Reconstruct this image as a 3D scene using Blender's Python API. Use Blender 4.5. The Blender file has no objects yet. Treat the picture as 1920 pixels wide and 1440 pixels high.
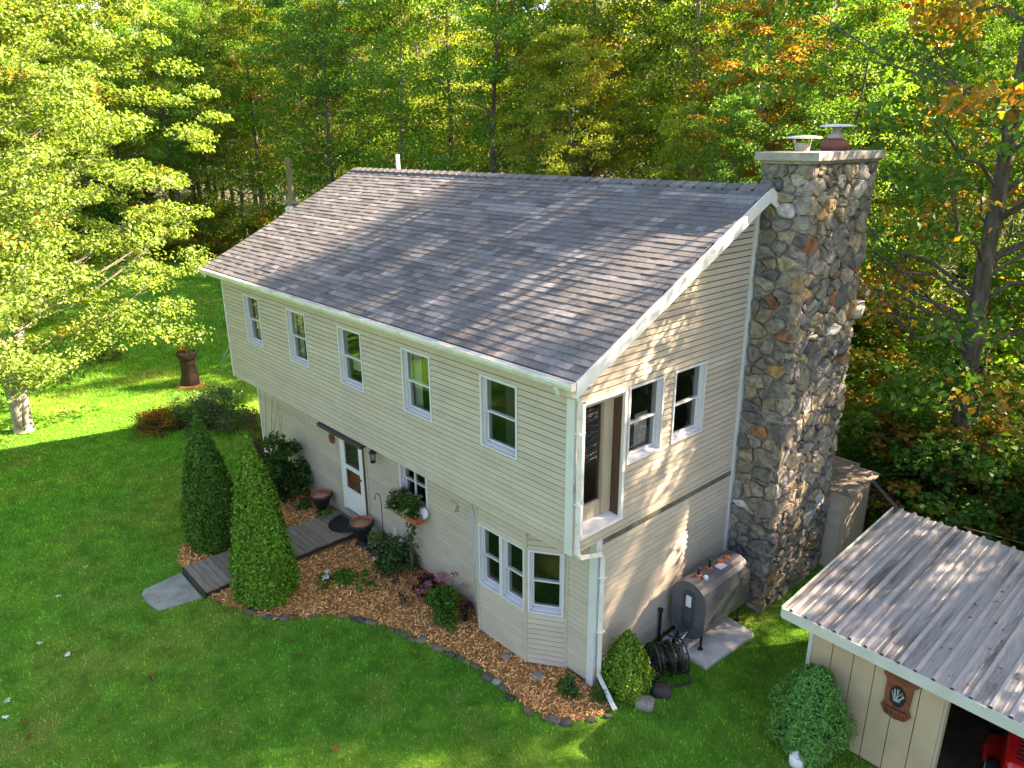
import bpy, bmesh, math, random
import numpy as np
from mathutils import Vector, Matrix, Euler

# ------------------------------------------------------------------ camera, world, sun, exposure
SC = bpy.context.scene
COL = SC.collection
cam_d = bpy.data.cameras.new('camera')
cam = bpy.data.objects.new('camera', cam_d)
COL.objects.link(cam)
cam.location = (18.547, -7.065, 8.612)
cam.rotation_euler = (math.radians(71.539), math.radians(0.336), math.radians(47.347))
cam_d.sensor_width = 36.0
cam_d.lens = 36.0 * 1370.64 / 1920.0
cam_d.clip_start = 0.1
cam_d.clip_end = 900.0
SC.camera = cam

SUN_AZ = math.radians(32.5)      # from +Y towards +X
SUN_EL = math.radians(34.0)
world = bpy.data.worlds.new('World')
SC.world = world
world.use_nodes = True
wn = world.node_tree
wn.nodes.clear()
sky = wn.nodes.new('ShaderNodeTexSky')
sky.sky_type = 'NISHITA'
sky.sun_disc = False
sky.sun_elevation = SUN_EL
sky.sun_rotation = SUN_AZ
sky.air_density = 1.0
sky.dust_density = 1.6
bg = wn.nodes.new('ShaderNodeBackground')
bg.inputs['Strength'].default_value = 0.065
wo = wn.nodes.new('ShaderNodeOutputWorld')
wn.links.new(sky.outputs[0], bg.inputs[0])
wn.links.new(bg.outputs[0], wo.inputs[0])

sun_d = bpy.data.lights.new('sun', 'SUN')
sun_d.energy = 5.0
sun_d.angle = math.radians(0.55)
sun_d.color = (1.0, 0.83, 0.63)
sun = bpy.data.objects.new('sun', sun_d)
COL.objects.link(sun)
SUN = Vector((math.sin(SUN_AZ) * math.cos(SUN_EL), math.cos(SUN_AZ) * math.cos(SUN_EL), math.sin(SUN_EL)))
sun.rotation_euler = SUN.to_track_quat('Z', 'Y').to_euler()
sun.location = (20, 30, 40)

SC.view_settings.view_transform = 'Standard'
SC.view_settings.look = 'None'
SC.view_settings.exposure = 3.08
SC.view_settings.gamma = 1.0
SC.view_settings.use_white_balance = True      # the camera's own white balance: warm, as set for open shade
SC.view_settings.white_balance_temperature = 7150
SC.view_settings.white_balance_tint = 20
SC.view_settings.use_curve_mapping = False
SC.render.engine = 'CYCLES'
SC.cycles.max_bounces = 7
SC.cycles.diffuse_bounces = 4
SC.cycles.glossy_bounces = 3
SC.cycles.transmission_bounces = 5
SC.cycles.transparent_max_bounces = 8

rnd = random.Random(7)
RNG = np.random.default_rng(11)

# ------------------------------------------------------------------ materials
def nodes_of(name):
    m = bpy.data.materials.new(name)
    m.use_nodes = True
    nt = m.node_tree
    nt.nodes.clear()
    out = nt.nodes.new('ShaderNodeOutputMaterial')
    return m, nt, out

def N(nt, kind, **kw):
    n = nt.nodes.new(kind)
    for k, v in kw.items():
        if hasattr(n, k) and not k[0].isupper():
            setattr(n, k, v)
        else:
            n.inputs[k.replace('_', ' ')].default_value = v
    return n

def mixcol(nt, fac, a, b, mode='MIX'):
    n = nt.nodes.new('ShaderNodeMix')
    n.data_type = 'RGBA'
    n.blend_type = mode
    for sock, v in ((n.inputs[0], fac), (n.inputs[6], a), (n.inputs[7], b)):
        if hasattr(v, 'is_output') or hasattr(v, 'links'):
            nt.links.new(v, sock)
        elif isinstance(v, (int, float)):
            sock.default_value = v
        else:
            sock.default_value = (v[0], v[1], v[2], 1)
    return n.outputs[2]

def noise(nt, scale, detail=4, rough=0.6, coord='Object', stretch=None, dist=0.0):
    tc = nt.nodes.new('ShaderNodeTexCoord')
    src = tc.outputs[coord]
    if stretch:
        mp = nt.nodes.new('ShaderNodeMapping')
        mp.inputs['Scale'].default_value = stretch
        nt.links.new(src, mp.inputs[0])
        src = mp.outputs[0]
    n = N(nt, 'ShaderNodeTexNoise', Scale=scale, Detail=detail, Roughness=rough, Distortion=dist)
    nt.links.new(src, n.inputs['Vector'])
    return n.outputs[0]

def ramp(nt, src, stops):
    r = nt.nodes.new('ShaderNodeValToRGB')
    e = r.color_ramp.elements
    while len(e) < len(stops):
        e.new(0.5)
    for el, (p, c) in zip(e, stops):
        el.position = p
        el.color = (c[0], c[1], c[2], 1) if not isinstance(c, (int, float)) else (c, c, c, 1)
    nt.links.new(src, r.inputs[0])
    return r.outputs[0]

def mat(name, base, rough=0.7, var=0.18, scale=6.0, bump=0.0, bscale=60.0, metal=0.0, spec=0.4, second=None,
        sscale=1.5, stretch=None, objcol=False, coat=0.0, objrand=0.0):
    """plain surface: base colour with large and small noise variation, optional stains and relief"""
    m, nt, out = nodes_of(name)
    p = N(nt, 'ShaderNodeBsdfPrincipled', Roughness=rough, Metallic=metal)
    p.inputs['Specular IOR Level'].default_value = spec
    p.inputs['Coat Weight'].default_value = coat
    c = base
    f = noise(nt, scale, 5, 0.65, stretch=stretch)
    fr = ramp(nt, f, [(0.28, 1 - var), (0.72, 1 + var)])
    if objcol:
        oi = nt.nodes.new('ShaderNodeObjectInfo')
        c = oi.outputs['Color']
    col = mixcol(nt, 1.0, c, fr, 'MULTIPLY')
    if second is not None:
        s = ramp(nt, noise(nt, sscale, 6, 0.7, stretch=stretch, dist=0.4), [(0.48, 0.0), (0.68, 1.0)])
        col = mixcol(nt, s, col, second)
    if objrand:
        oi2 = nt.nodes.new('ShaderNodeObjectInfo')
        rr = ramp(nt, oi2.outputs['Random'], [(0.0, 1 - objrand), (1.0, 1 + objrand)])
        col = mixcol(nt, 1.0, col, rr, 'MULTIPLY')
    nt.links.new(col, p.inputs['Base Color'])
    if bump:
        b = N(nt, 'ShaderNodeBump', Strength=bump, Distance=0.01)
        nt.links.new(noise(nt, bscale, 6, 0.7, stretch=stretch), b.inputs['Height'])
        nt.links.new(b.outputs[0], p.inputs['Normal'])
    nt.links.new(p.outputs[0], out.inputs[0])
    return m

def leaf_mat(name, base=None, trans=0.42, rough=0.5, spec=0.35, var=0.35, tint=(1.25, 1.15, 0.5), autumn=(0.42, 0.15, 0.018)):
    """foliage: thin leaves that let light through; each leaf has its own tone, some sprays turn orange"""
    m, nt, out = nodes_of(name)
    lv = N(nt, 'ShaderNodeAttribute', attribute_name='lv')
    cv = N(nt, 'ShaderNodeAttribute', attribute_name='cv')
    oi = nt.nodes.new('ShaderNodeObjectInfo')
    c = oi.outputs['Color'] if base is None else base
    tone = ramp(nt, lv.outputs['Fac'], [(0.0, 1 - var), (0.8, 1 + var * 0.6), (1.0, 1 + 1.6 * var)])
    col = mixcol(nt, 1.0, c, tone, 'MULTIPLY')
    if base is None:
        th = nt.nodes.new('ShaderNodeMath'); th.operation = 'LESS_THAN'
        nt.links.new(cv.outputs['Fac'], th.inputs[0])
        nt.links.new(oi.outputs['Alpha'], th.inputs[1])
        am = mixcol(nt, lv.outputs['Fac'], autumn, (autumn[0] * 1.05, autumn[1] * 2.0, autumn[2] * 1.6))
        mm = nt.nodes.new('ShaderNodeMath'); mm.operation = 'MULTIPLY'; mm.inputs[1].default_value = 0.78
        nt.links.new(th.outputs[0], mm.inputs[0])
        col = mixcol(nt, mm.outputs[0], col, am)
    p = N(nt, 'ShaderNodeBsdfPrincipled', Roughness=rough)
    p.inputs['Specular IOR Level'].default_value = spec
    nt.links.new(col, p.inputs['Base Color'])
    t = nt.nodes.new('ShaderNodeBsdfTranslucent')
    nt.links.new(mixcol(nt, 1.0, col, tint, 'MULTIPLY'), t.inputs[0])
    mx = nt.nodes.new('ShaderNodeMixShader')
    mx.inputs[0].default_value = trans
    nt.links.new(p.outputs[0], mx.inputs[1]); nt.links.new(t.outputs[0], mx.inputs[2])
    nt.links.new(mx.outputs[0], out.inputs[0])
    return m

def glass_mat(name, tint=(0.72, 0.76, 0.75), refl=0.08):
    m, nt, out = nodes_of(name)
    tr = N(nt, 'ShaderNodeBsdfTransparent'); tr.inputs[0].default_value = (*tint, 1)
    gl = N(nt, 'ShaderNodeBsdfGlossy', Roughness=0.015); gl.inputs[0].default_value = (0.95, 0.97, 1, 1)
    geo = nt.nodes.new('ShaderNodeNewGeometry')
    dt = nt.nodes.new('ShaderNodeVectorMath'); dt.operation = 'DOT_PRODUCT'
    nt.links.new(geo.outputs['Incoming'], dt.inputs[0]); nt.links.new(geo.outputs['True Normal'], dt.inputs[1])
    ab = nt.nodes.new('ShaderNodeMath'); ab.operation = 'ABSOLUTE'; nt.links.new(dt.outputs['Value'], ab.inputs[0])
    iv = nt.nodes.new('ShaderNodeMath'); iv.operation = 'SUBTRACT'; iv.inputs[0].default_value = 1.0; nt.links.new(ab.outputs[0], iv.inputs[1])
    fr = nt.nodes.new('ShaderNodeMath'); fr.operation = 'POWER'; fr.inputs[1].default_value = 4.0; nt.links.new(iv.outputs[0], fr.inputs[0])
    ad = nt.nodes.new('ShaderNodeMath'); ad.operation = 'MULTIPLY_ADD'
    ad.inputs[1].default_value = 0.9; ad.inputs[2].default_value = refl
    ad.use_clamp = True
    nt.links.new(fr.outputs[0], ad.inputs[0])
    mx = nt.nodes.new('ShaderNodeMixShader')
    nt.links.new(ad.outputs[0], mx.inputs[0])
    nt.links.new(tr.outputs[0], mx.inputs[1]); nt.links.new(gl.outputs[0], mx.inputs[2])
    b = N(nt, 'ShaderNodeBump', Strength=0.03, Distance=0.02)
    nt.links.new(noise(nt, 2.2, 1), b.inputs['Height'])
    nt.links.new(b.outputs[0], gl.inputs['Normal'])
    nt.links.new(mx.outputs[0], out.inputs[0])
    return m

M = {}
M['siding'] = mat('vinyl_siding', (0.485, 0.425, 0.33), 0.55, 0.07, 1.7, 0.10, 90, spec=0.35, second=(0.42, 0.375, 0.30), sscale=0.9,
                  stretch=(1, 1, 3), objrand=0.06)
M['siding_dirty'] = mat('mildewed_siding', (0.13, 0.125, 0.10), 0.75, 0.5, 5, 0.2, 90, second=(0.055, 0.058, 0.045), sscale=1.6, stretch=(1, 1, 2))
M['sheath'] = mat('sheathing', (0.085, 0.072, 0.055), 0.8)  # dark brown so the slots between siding courses read as lap shadow
M['trim'] = mat('white_trim', (0.74, 0.74, 0.71), 0.45, 0.06, 3, 0.05, 60)
M['corner'] = mat('corner_trim', (0.60, 0.62, 0.60), 0.45, 0.06, 3, 0.05, 60)
M['gutter'] = mat('gutter_paint', (0.70, 0.69, 0.64), 0.38, 0.08, 3, second=(0.52, 0.50, 0.44), sscale=2.5)
M['soffit'] = mat('soffit', (0.55, 0.50, 0.38), 0.6, 0.08, 3)
M['frame'] = mat('window_vinyl', (0.60, 0.60, 0.62), 0.4, 0.04, 3)
M['glass'] = glass_mat('window_glass')
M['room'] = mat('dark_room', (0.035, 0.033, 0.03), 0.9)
M['curtain'] = mat('curtain_cloth', (0.42, 0.40, 0.36), 0.9, 0.15, 3, 0.3, 12, stretch=(14, 14, 0.3))
M['brownwood'] = mat('brown_wood', (0.085, 0.05, 0.028), 0.65, 0.3, 4, 0.3, 40, stretch=(6, 6, 0.6))
M['tanwood'] = mat('tan_wood', (0.42, 0.36, 0.26), 0.55, 0.12, 3, 0.15, 40, stretch=(5, 5, 0.5))
M['doorwhite'] = mat('door_paint', (0.80, 0.80, 0.78), 0.35, 0.04, 2)
M['doorwood'] = mat('stained_door', (0.20, 0.07, 0.022), 0.45, 0.3, 3, 0.1, 30, stretch=(6, 6, 0.5))
SHING = [(0.138, 0.138, 0.138), (0.160, 0.160, 0.159), (0.188, 0.188, 0.186), (0.112, 0.112, 0.113), (0.148, 0.143, 0.136), (0.222, 0.222, 0.219), (0.172, 0.165, 0.155)]
for i, c in enumerate(SHING):
    M['sh%d' % i] = mat('asphalt_shingle_%d' % i, c, 0.92, 0.16, 14, 0.6, 260, spec=0.2)
M['roofdeck'] = mat('roof_underlay', (0.03, 0.03, 0.032), 0.9)
M['mortar'] = mat('mortar', (0.26, 0.245, 0.21), 0.95, 0.4, 9, 1.0, 30)
M['stone'] = mat('field_stone', (0.3, 0.3, 0.3), 0.9, 0.55, 9, 1.0, 30, spec=0.25, second=None, objcol=True)
M['cap'] = mat('cap_concrete', (0.36, 0.345, 0.31), 0.9, 0.2, 5, 0.5, 40, second=(0.2, 0.19, 0.16), sscale=2)
M['flue'] = mat('clay_flue', (0.22, 0.075, 0.05), 0.8, 0.25, 8, 0.3, 40)
M['galv'] = mat('galvanised', (0.72, 0.74, 0.76), 0.35, 0.08, 5, metal=0.6)
M['concrete'] = mat('concrete', (0.60, 0.59, 0.56), 0.9, 0.16, 4, 0.4, 60, second=(0.36, 0.36, 0.33), sscale=1.6)
M['tank'] = mat('tank_paint', (0.105, 0.108, 0.118), 0.38, 0.12, 4, 0.05, 30, spec=0.5, second=(0.14, 0.14, 0.15), sscale=2)
M['tankdark'] = mat('tank_panel', (0.065, 0.067, 0.075), 0.45, 0.1, 4)
M['rust'] = mat('rusty_iron', (0.20, 0.065, 0.03), 0.8, 0.4, 12, 0.5, 50)
M['orange'] = mat('orange_fitting', (0.55, 0.12, 0.03), 0.6, 0.2, 10)
M['black'] = mat('black_iron', (0.018, 0.018, 0.019), 0.5, 0.2, 10, 0.1, 40)
M['rubber'] = mat('black_rubber', (0.014, 0.014, 0.015), 0.6, 0.25, 8, 0.4, 90)
M['hose'] = mat('hose_rubber', (0.022, 0.022, 0.024), 0.42, 0.2, 8)
M['label'] = mat('paper_label', (0.75, 0.76, 0.78), 0.5, 0.05, 5)
M['plank'] = mat('weathered_plank', (0.225, 0.182, 0.132), 0.85, 0.32, 3, 0.6, 30, stretch=(1.2, 10, 10), second=(0.30, 0.255, 0.195), sscale=2, objrand=0.22)
M['darkwood'] = mat('dark_timber', (0.045, 0.033, 0.026), 0.8, 0.3, 5, 0.4, 30)  # dark brown for the boardwalk's beams and end board
M['slab'] = mat('flagstone', (0.30, 0.30, 0.25), 0.9, 0.2, 3, 0.5, 30, second=(0.20, 0.21, 0.15), sscale=2.5)
M['terracotta'] = mat('terracotta', (0.46, 0.135, 0.065), 0.8, 0.2, 8, 0.2, 40)
M['dish'] = mat('dish_water', (0.42, 0.21, 0.13), 0.3, 0.35, 9, second=(0.5, 0.42, 0.34), sscale=5)
M['mulch_base'] = mat('mulch_bed', (0.38, 0.17, 0.06), 0.95, 0.35, 22, 0.9, 50, second=(0.17, 0.075, 0.03), sscale=3)
M['shedwall'] = mat('shed_paint', (0.50, 0.385, 0.245), 0.7, 0.08, 2, 0.12, 50, second=(0.44, 0.335, 0.21), sscale=1.2)
M['shedtrim'] = mat('shed_trim', (0.56, 0.57, 0.50), 0.5, 0.1, 3)
M['tin'] = mat('weathered_tin', (0.40, 0.385, 0.38), 0.5, 0.2, 4, 0.25, 40, metal=0.35, stretch=(9, 0.5, 9), second=(0.10, 0.092, 0.09), sscale=0.45)
M['tinrib'] = mat('tin_rib', (0.46, 0.44, 0.43), 0.45, 0.15, 5, 0.1, 40, metal=0.3, stretch=(9, 0.5, 9))
M['redpaint'] = mat('mower_red', (0.62, 0.012, 0.012), 0.25, 0.06, 4, spec=0.6, coat=0.4)
M['grille'] = mat('mower_grille', (0.02, 0.02, 0.02), 0.5, 0.1)
M['yellow'] = mat('yellow_plastic', (0.62, 0.33, 0.03), 0.5, 0.2, 6)
M['dirt'] = mat('packed_dirt', (0.055, 0.042, 0.03), 0.95, 0.4, 3, 0.7, 30, second=(0.10, 0.08, 0.05), sscale=1.2)
M['bark'] = mat('bark', (0.10, 0.082, 0.066), 0.92, 0.45, 5, 0.9, 22, stretch=(3, 3, 0.6), second=(0.19, 0.175, 0.15), sscale=2.5)
M['palebark'] = mat('pale_bark', (0.34, 0.30, 0.25), 0.9, 0.4, 5, 0.8, 20, stretch=(3, 3, 0.7), second=(0.14, 0.11, 0.085), sscale=2.8)  # pale maple trunk; elsewhere sunlight on trunks put into the colour
M['twig'] = mat('twig_bark', (0.16, 0.11, 0.085), 0.9, 0.3, 8)
M['pole'] = mat('pole_wood', (0.36, 0.31, 0.24), 0.9, 0.3, 5, 0.5, 30, stretch=(5, 5, 0.4))
M['carved'] = mat('carved_log', (0.045, 0.024, 0.018), 0.85, 0.4, 8, 0.7, 26)
M['white'] = mat('white_plastic', (0.8, 0.8, 0.8), 0.4, 0.04)
M['litter'] = mat('leaf_litter', (0.060, 0.056, 0.024), 0.95, 0.5, 3.5, 1.0, 12, second=(0.045, 0.085, 0.016), sscale=0.35)
M['leaf'] = leaf_mat('leaf', trans=0.48)
M['needle'] = leaf_mat('cedar_spray', trans=0.22, rough=0.6, spec=0.2, var=0.45, tint=(1.1, 1.2, 0.5))
M['sedum'] = leaf_mat('sedum_flower', (0.50, 0.19, 0.21), 0.2, var=0.3, tint=(1, 0.8, 0.8))
M['burgundy'] = leaf_mat('burgundy_leaf', (0.085, 0.018, 0.026), 0.3, var=0.4, tint=(1.2, 0.8, 0.8))
M['creamflower'] = leaf_mat('cream_flower', (0.62, 0.60, 0.38), 0.2, var=0.3)
M['whiteflower'] = leaf_mat('white_flower', (0.75, 0.76, 0.72), 0.2, var=0.15)
M['chip'] = leaf_mat('mulch_chip', (0.78, 0.41, 0.145), 0.0, rough=0.9, spec=0.15, var=0.55)
M['deadleaf'] = leaf_mat('fallen_leaf', (0.26, 0.10, 0.035), 0.25, var=0.5)

# lawn: patchy turf, greener here, drier there
def lawn_material(name, blade):
    m, nt, out = nodes_of(name)
    tc = nt.nodes.new('ShaderNodeTexCoord')
    def nz(s, d=4, r=0.6):
        n = N(nt, 'ShaderNodeTexNoise', Scale=s, Detail=d, Roughness=r)
        nt.links.new(tc.outputs['Object'], n.inputs['Vector'])
        return n.outputs[0]
    big = ramp(nt, nz(0.22, 5, 0.6), [(0.35, (0.125, 0.405, 0.034)), (0.52, (0.170, 0.430, 0.038)), (0.66, (0.29, 0.43, 0.055))])
    mid = ramp(nt, nz(2.2, 6, 0.75), [(0.3, 0.58), (0.7, 1.4)])
    col = mixcol(nt, 1.0, big, mid, 'MULTIPLY')
    # worn, yellowish corner of turf
    dry = ramp(nt, nz(0.55, 6, 0.7), [(0.54, 0.0), (0.72, 0.8)])
    col = mixcol(nt, dry, col, (0.34, 0.36, 0.09))
    if blade:
        lv = N(nt, 'ShaderNodeAttribute', attribute_name='lv')
        col = mixcol(nt, 1.0, col, ramp(nt, lv.outputs['Fac'], [(0.0, 0.6), (0.8, 1.25), (1.0, 1.9)]), 'MULTIPLY')
        p = N(nt, 'ShaderNodeBsdfPrincipled', Roughness=0.55)
        p.inputs['Specular IOR Level'].default_value = 0.3
        nt.links.new(col, p.inputs['Base Color'])
        t = nt.nodes.new('ShaderNodeBsdfTranslucent')
        nt.links.new(mixcol(nt, 1.0, col, (1.35, 1.15, 0.5), 'MULTIPLY'), t.inputs[0])
        mx = nt.nodes.new('ShaderNodeMixShader'); mx.inputs[0].default_value = 0.4
        nt.links.new(p.outputs[0], mx.inputs[1]); nt.links.new(t.outputs[0], mx.inputs[2])
        nt.links.new(mx.outputs[0], out.inputs[0])
    else:
        fine = ramp(nt, nz(45, 5, 0.8), [(0.3, 0.42), (0.7, 0.95)])
        col = mixcol(nt, 1.0, col, fine, 'MULTIPLY')
        p = N(nt, 'ShaderNodeBsdfPrincipled', Roughness=0.95)
        p.inputs['Specular IOR Level'].default_value = 0.1
        nt.links.new(col, p.inputs['Base Color'])
        b = N(nt, 'ShaderNodeBump', Strength=1.0, Distance=0.05)
        nt.links.new(nz(30, 6, 0.8), b.inputs['Height'])
        nt.links.new(b.outputs[0], p.inputs['Normal'])
        nt.links.new(p.outputs[0], out.inputs[0])
    return m
M['lawn'] = lawn_material('lawn_turf', False)
M['blade'] = lawn_material('grass_blade', True)

# ------------------------------------------------------------------ mesh helpers
class MB:
    def __init__(s):
        s.v = []; s.f = []; s.mi = []
    def add(s, vs, fs, mi=0):
        o = len(s.v)
        s.v.extend([tuple(p) for p in vs])
        s.f.extend([tuple(i + o for i in f) for f in fs])
        s.mi.extend([mi] * len(fs))
        return s
    def hexa(s, p, mi=0):   # p: bottom 4 (ccw), top 4
        return s.add(p, [(3, 2, 1, 0), (4, 5, 6, 7), (0, 1, 5, 4), (1, 2, 6, 5), (2, 3, 7, 6), (3, 0, 4, 7)], mi)
    def box(s, x0, x1, y0, y1, z0, z1, mi=0):
        return s.hexa([(x0, y0, z0), (x1, y0, z0), (x1, y1, z0), (x0, y1, z0), (x0, y0, z1), (x1, y0, z1), (x1, y1, z1), (x0, y1, z1)], mi)
    def prism(s, poly, a, b, mi=0):  # polygon (list of 3d pts) swept by vector from a to b offsets
        n = len(poly)
        A = [tuple(Vector(p) + Vector(a)) for p in poly]; B = [tuple(Vector(p) + Vector(b)) for p in poly]
        fs = [tuple(reversed(range(n))), tuple(range(n, 2 * n))] + [(i, (i + 1) % n, n + (i + 1) % n, n + i) for i in range(n)]
        return s.add(A + B, fs, mi)
    def tube(s, pts, rad, n=6, cap=True, mi=0):
        pts = [Vector(p) for p in pts]
        if not hasattr(rad, '__len__'):
            rad = [rad] * len(pts)
        vs = []
        ref = Vector((0.31, 0.17, 1)).normalized()
        for i, p in enumerate(pts):
            d = (pts[min(i + 1, len(pts) - 1)] - pts[max(i - 1, 0)]).normalized()
            r = ref if abs(d.dot(ref)) < 0.93 else Vector((1, 0, 0))
            a = d.cross(r).normalized(); b = d.cross(a)
            for k in range(n):
                t = 2 * math.pi * k / n
                vs.append(p + (a * math.cos(t) + b * math.sin(t)) * rad[i])
        fs = []
        for i in range(len(pts) - 1):
            for k in range(n):
                fs.append((i * n + k, i * n + (k + 1) % n, (i + 1) * n + (k + 1) % n, (i + 1) * n + k))
        if cap:
            fs.append(tuple(range(n))); fs.append(tuple((len(pts) - 1) * n + k for k in reversed(range(n))))
        return s.add(vs, fs, mi)
    def lathe(s, prof, c=(0, 0, 0), n=20, mi=0, wob=0.0):
        vs = []; fs = []
        for (r, z) in prof:
            for k in range(n):
                t = 2 * math.pi * k / n
                rr = r * (1 + wob * math.sin(3 * t + z * 9))
                vs.append((c[0] + rr * math.cos(t), c[1] + rr * math.sin(t), c[2] + z))
        m = len(prof)
        for i in range(m - 1):
            for k in range(n):
                fs.append((i * n + k, i * n + (k + 1) % n, (i + 1) * n + (k + 1) % n, (i + 1) * n + k))
        fs.append(tuple(reversed(range(n)))); fs.append(tuple((m - 1) * n + k for k in range(n)))
        return s.add(vs, fs, mi)
    def mesh(s, name, mats, smooth=False):
        me = bpy.data.meshes.new(name)
        me.from_pydata(s.v, [], s.f)
        if not isinstance(mats, (list, tuple)):
            mats = [mats]
        for m in mats:
            me.materials.append(m)
        if len(mats) > 1:
            me.polygons.foreach_set('material_index', s.mi)
        if smooth:
            me.polygons.foreach_set('use_smooth', [True] * len(s.f))
        me.update()
        return me
    def build(s, name, mats, parent=None, smooth=False, loc=None, rot=None):
        return link(name, s.mesh(name, mats, smooth), parent, loc, rot)

def link(name, me, parent=None, loc=None, rot=None, scale=None):
    o = bpy.data.objects.new(name, me)
    COL.objects.link(o)
    if parent: o.parent = parent
    if loc is not None: o.location = loc
    if rot is not None: o.rotation_euler = rot
    if scale is not None: o.scale = scale
    return o

def tag(o, label=None, cat=None, group=None, kind=None):
    if label: o['label'] = label
    if cat: o['category'] = cat
    if group: o['group'] = group
    if kind: o['kind'] = kind
    return o

def thing(name, label, cat, loc=(0, 0, 0), rz=0.0, group=None):
    o = bpy.data.objects.new(name, None)
    o.empty_display_size = 0.2
    COL.objects.link(o)
    o.location = loc; o.rotation_euler = (0, 0, rz)
    return tag(o, label, cat, group)

def bevel_me(me, w=0.01, seg=2):
    bm = bmesh.new(); bm.from_mesh(me)
    bmesh.ops.bevel(bm, geom=bm.edges[:], offset=w, segments=seg, affect='EDGES', profile=0.5)
    bm.to_mesh(me); bm.free()
    return me

def quads_mesh(name, V, mats, lv, cv=None, nv=4, extra=None):
    """V: (n, nv, 3) array of separate faces -> mesh with per-face attributes"""
    n = V.shape[0]
    me = bpy.data.meshes.new(name)
    me.vertices.add(n * nv); me.vertices.foreach_set('co', V.reshape(-1).astype(np.float32))
    me.loops.add(n * nv); me.loops.foreach_set('vertex_index', np.arange(n * nv, dtype=np.int32))
    me.polygons.add(n); me.polygons.foreach_set('loop_start', np.arange(0, n * nv, nv, dtype=np.int32))
    try:
        me.polygons.foreach_set('loop_total', np.full(n, nv, dtype=np.int32))
    except Exception:
        pass
    a = me.attributes.new('lv', 'FLOAT', 'FACE'); a.data.foreach_set('value', lv.astype(np.float32))
    if cv is not None:
        a = me.attributes.new('cv', 'FLOAT', 'FACE'); a.data.foreach_set('value', cv.astype(np.float32))
    me.materials.append(mats)
    me.update(calc_edges=True)
    me.validate()
    return me

def norm(a):
    return a / np.maximum(np.linalg.norm(a, axis=-1, keepdims=True), 1e-9)

def leaf_quads(P, Nn, L, W, rng, fold=0.18):
    """leaf-shaped folded quads at points P with normals Nn, lengths L"""
    n = len(P)
    d = norm(np.cross(Nn, norm(rng.normal(size=(n, 3)))))
    s = np.cross(Nn, d)
    L = np.asarray(L).reshape(-1, 1) * np.ones((n, 1))
    base = P - d * L * 0.5
    tip = P + d * L * 0.5 - Nn * L * 0.12
    l = P - d * L * 0.02 + s * L * W * 0.5 + Nn * L * fold
    r = P - d * L * 0.02 - s * L * W * 0.5 + Nn * L * fold
    return np.stack([base, r, tip, l], 1)

def in_poly(x, y, poly):
    c = np.zeros(x.shape, bool)
    j = len(poly) - 1
    for i in range(len(poly)):
        xi, yi = poly[i]; xj, yj = poly[j]
        k = ((yi > y) != (yj > y)) & (x < (xj - xi) * (y - yi) / (yj - yi + 1e-12) + xi)
        c ^= k
        j = i
    return c

# ------------------------------------------------------------------ the setting: ground, lawn, bed
CAM = np.array([18.547, -7.065])
LAWN = [(-46, -34), (-43, -4), (-41, 11), (-34, 15.5), (-22, 14.6), (-10, 15.5), (0, 16), (8, 14.5), (12.2, 11.2), (14.2, 9.2), (20, 8.6), (26, 5), (30, -6), (30, -34)]
BED = [(-0.35, 0.75), (-0.25, 0.25), (0.55, -0.45), (1.35, -0.95), (2.2, -1.3), (2.75, -1.85), (2.85, -2.7), (3.35, -3.0), (3.85, -3.1), (5.0, -3.1), (5.35, -3.05),
       (6.0, -2.85), (6.55, -2.6), (7.1, -2.05), (7.5, -1.5), (8.15, -1.15), (9.28, -0.74), (10.43, -0.47), (11.24, -0.48), (11.8, -0.5),
       (12.25, -0.36), (12.6, 0.1), (12.62, 0.5), (12.3, 0.72), (12.0, 0.75)]

gm = MB().add([(-260, -220, -0.02), (260, -220, -0.02), (260, 300, -0.02), (-260, 300, -0.02)], [(0, 1, 2, 3)])
tag(gm.build('ground', M['litter']), kind='structure')

def flat_poly(name, poly, z, m, sub=0.0, rough=0.0):
    bm = bmesh.new()
    vs = [bm.verts.new((p[0], p[1], z)) for p in poly]
    f = bm.faces.new(vs)
    bmesh.ops.triangulate(bm, faces=[f])
    me = bpy.data.meshes.new(name); bm.to_mesh(me); bm.free()
    me.materials.append(m)
    return link(name, me)

def smooth_poly(poly, k=4, jitter=0.0, seed=1):
    r = random.Random(seed); out = []
    n = len(poly)
    for i in range(n):
        p0, p1, p2, p3 = [Vector(poly[(i + j) % n]) for j in (-1, 0, 1, 2)]
        for q in range(k):
            t = q / k
            v = 0.5 * (2 * p1 + (p2 - p0) * t + (2 * p0 - 5 * p1 + 4 * p2 - p3) * t * t + (3 * p1 - p0 - 3 * p2 + p3) * t ** 3)
            out.append((v.x + r.uniform(-jitter, jitter), v.y + r.uniform(-jitter, jitter)))
    return out

lawn = tag(flat_poly('lawn', smooth_poly(LAWN, 4, 0.35), 0.0, M['lawn']), kind='structure')
BEDS = smooth_poly(BED, 3, 0.03, 3)
bed = tag(flat_poly('mulch_bed', BEDS, 0.012, M['mulch_base']), kind='structure')

HOUSE_FP = [(0, 0.56), (9.1, 0.56), (9.72, 0.18), (10.95, 0.18), (11.55, 0.56), (12.15, 0.56), (12.15, 4.4), (13.1, 4.4), (13.1, 6.8), (13.5, 6.8), (13.5, 8.3), (12.15, 8.3), (12.15, 8.6), (0, 8.6)]
WALK = [(3.95, -3.15), (5.2, -3.15), (5.42, 0.55), (4.1, 0.55)]
SLABP = [(4.33, -4.06), (4.98, -4.02), (5.12, -3.12), (4.02, -3.1)]
PAD = [(12.3, 2.3), (13.22, 2.28), (13.3, 3.75), (12.3, 3.8)]
SHEDP = [(14.75, 2.4), (20.5, 2.2), (20.5, 5.7), (14.75, 5.7)]

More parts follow.
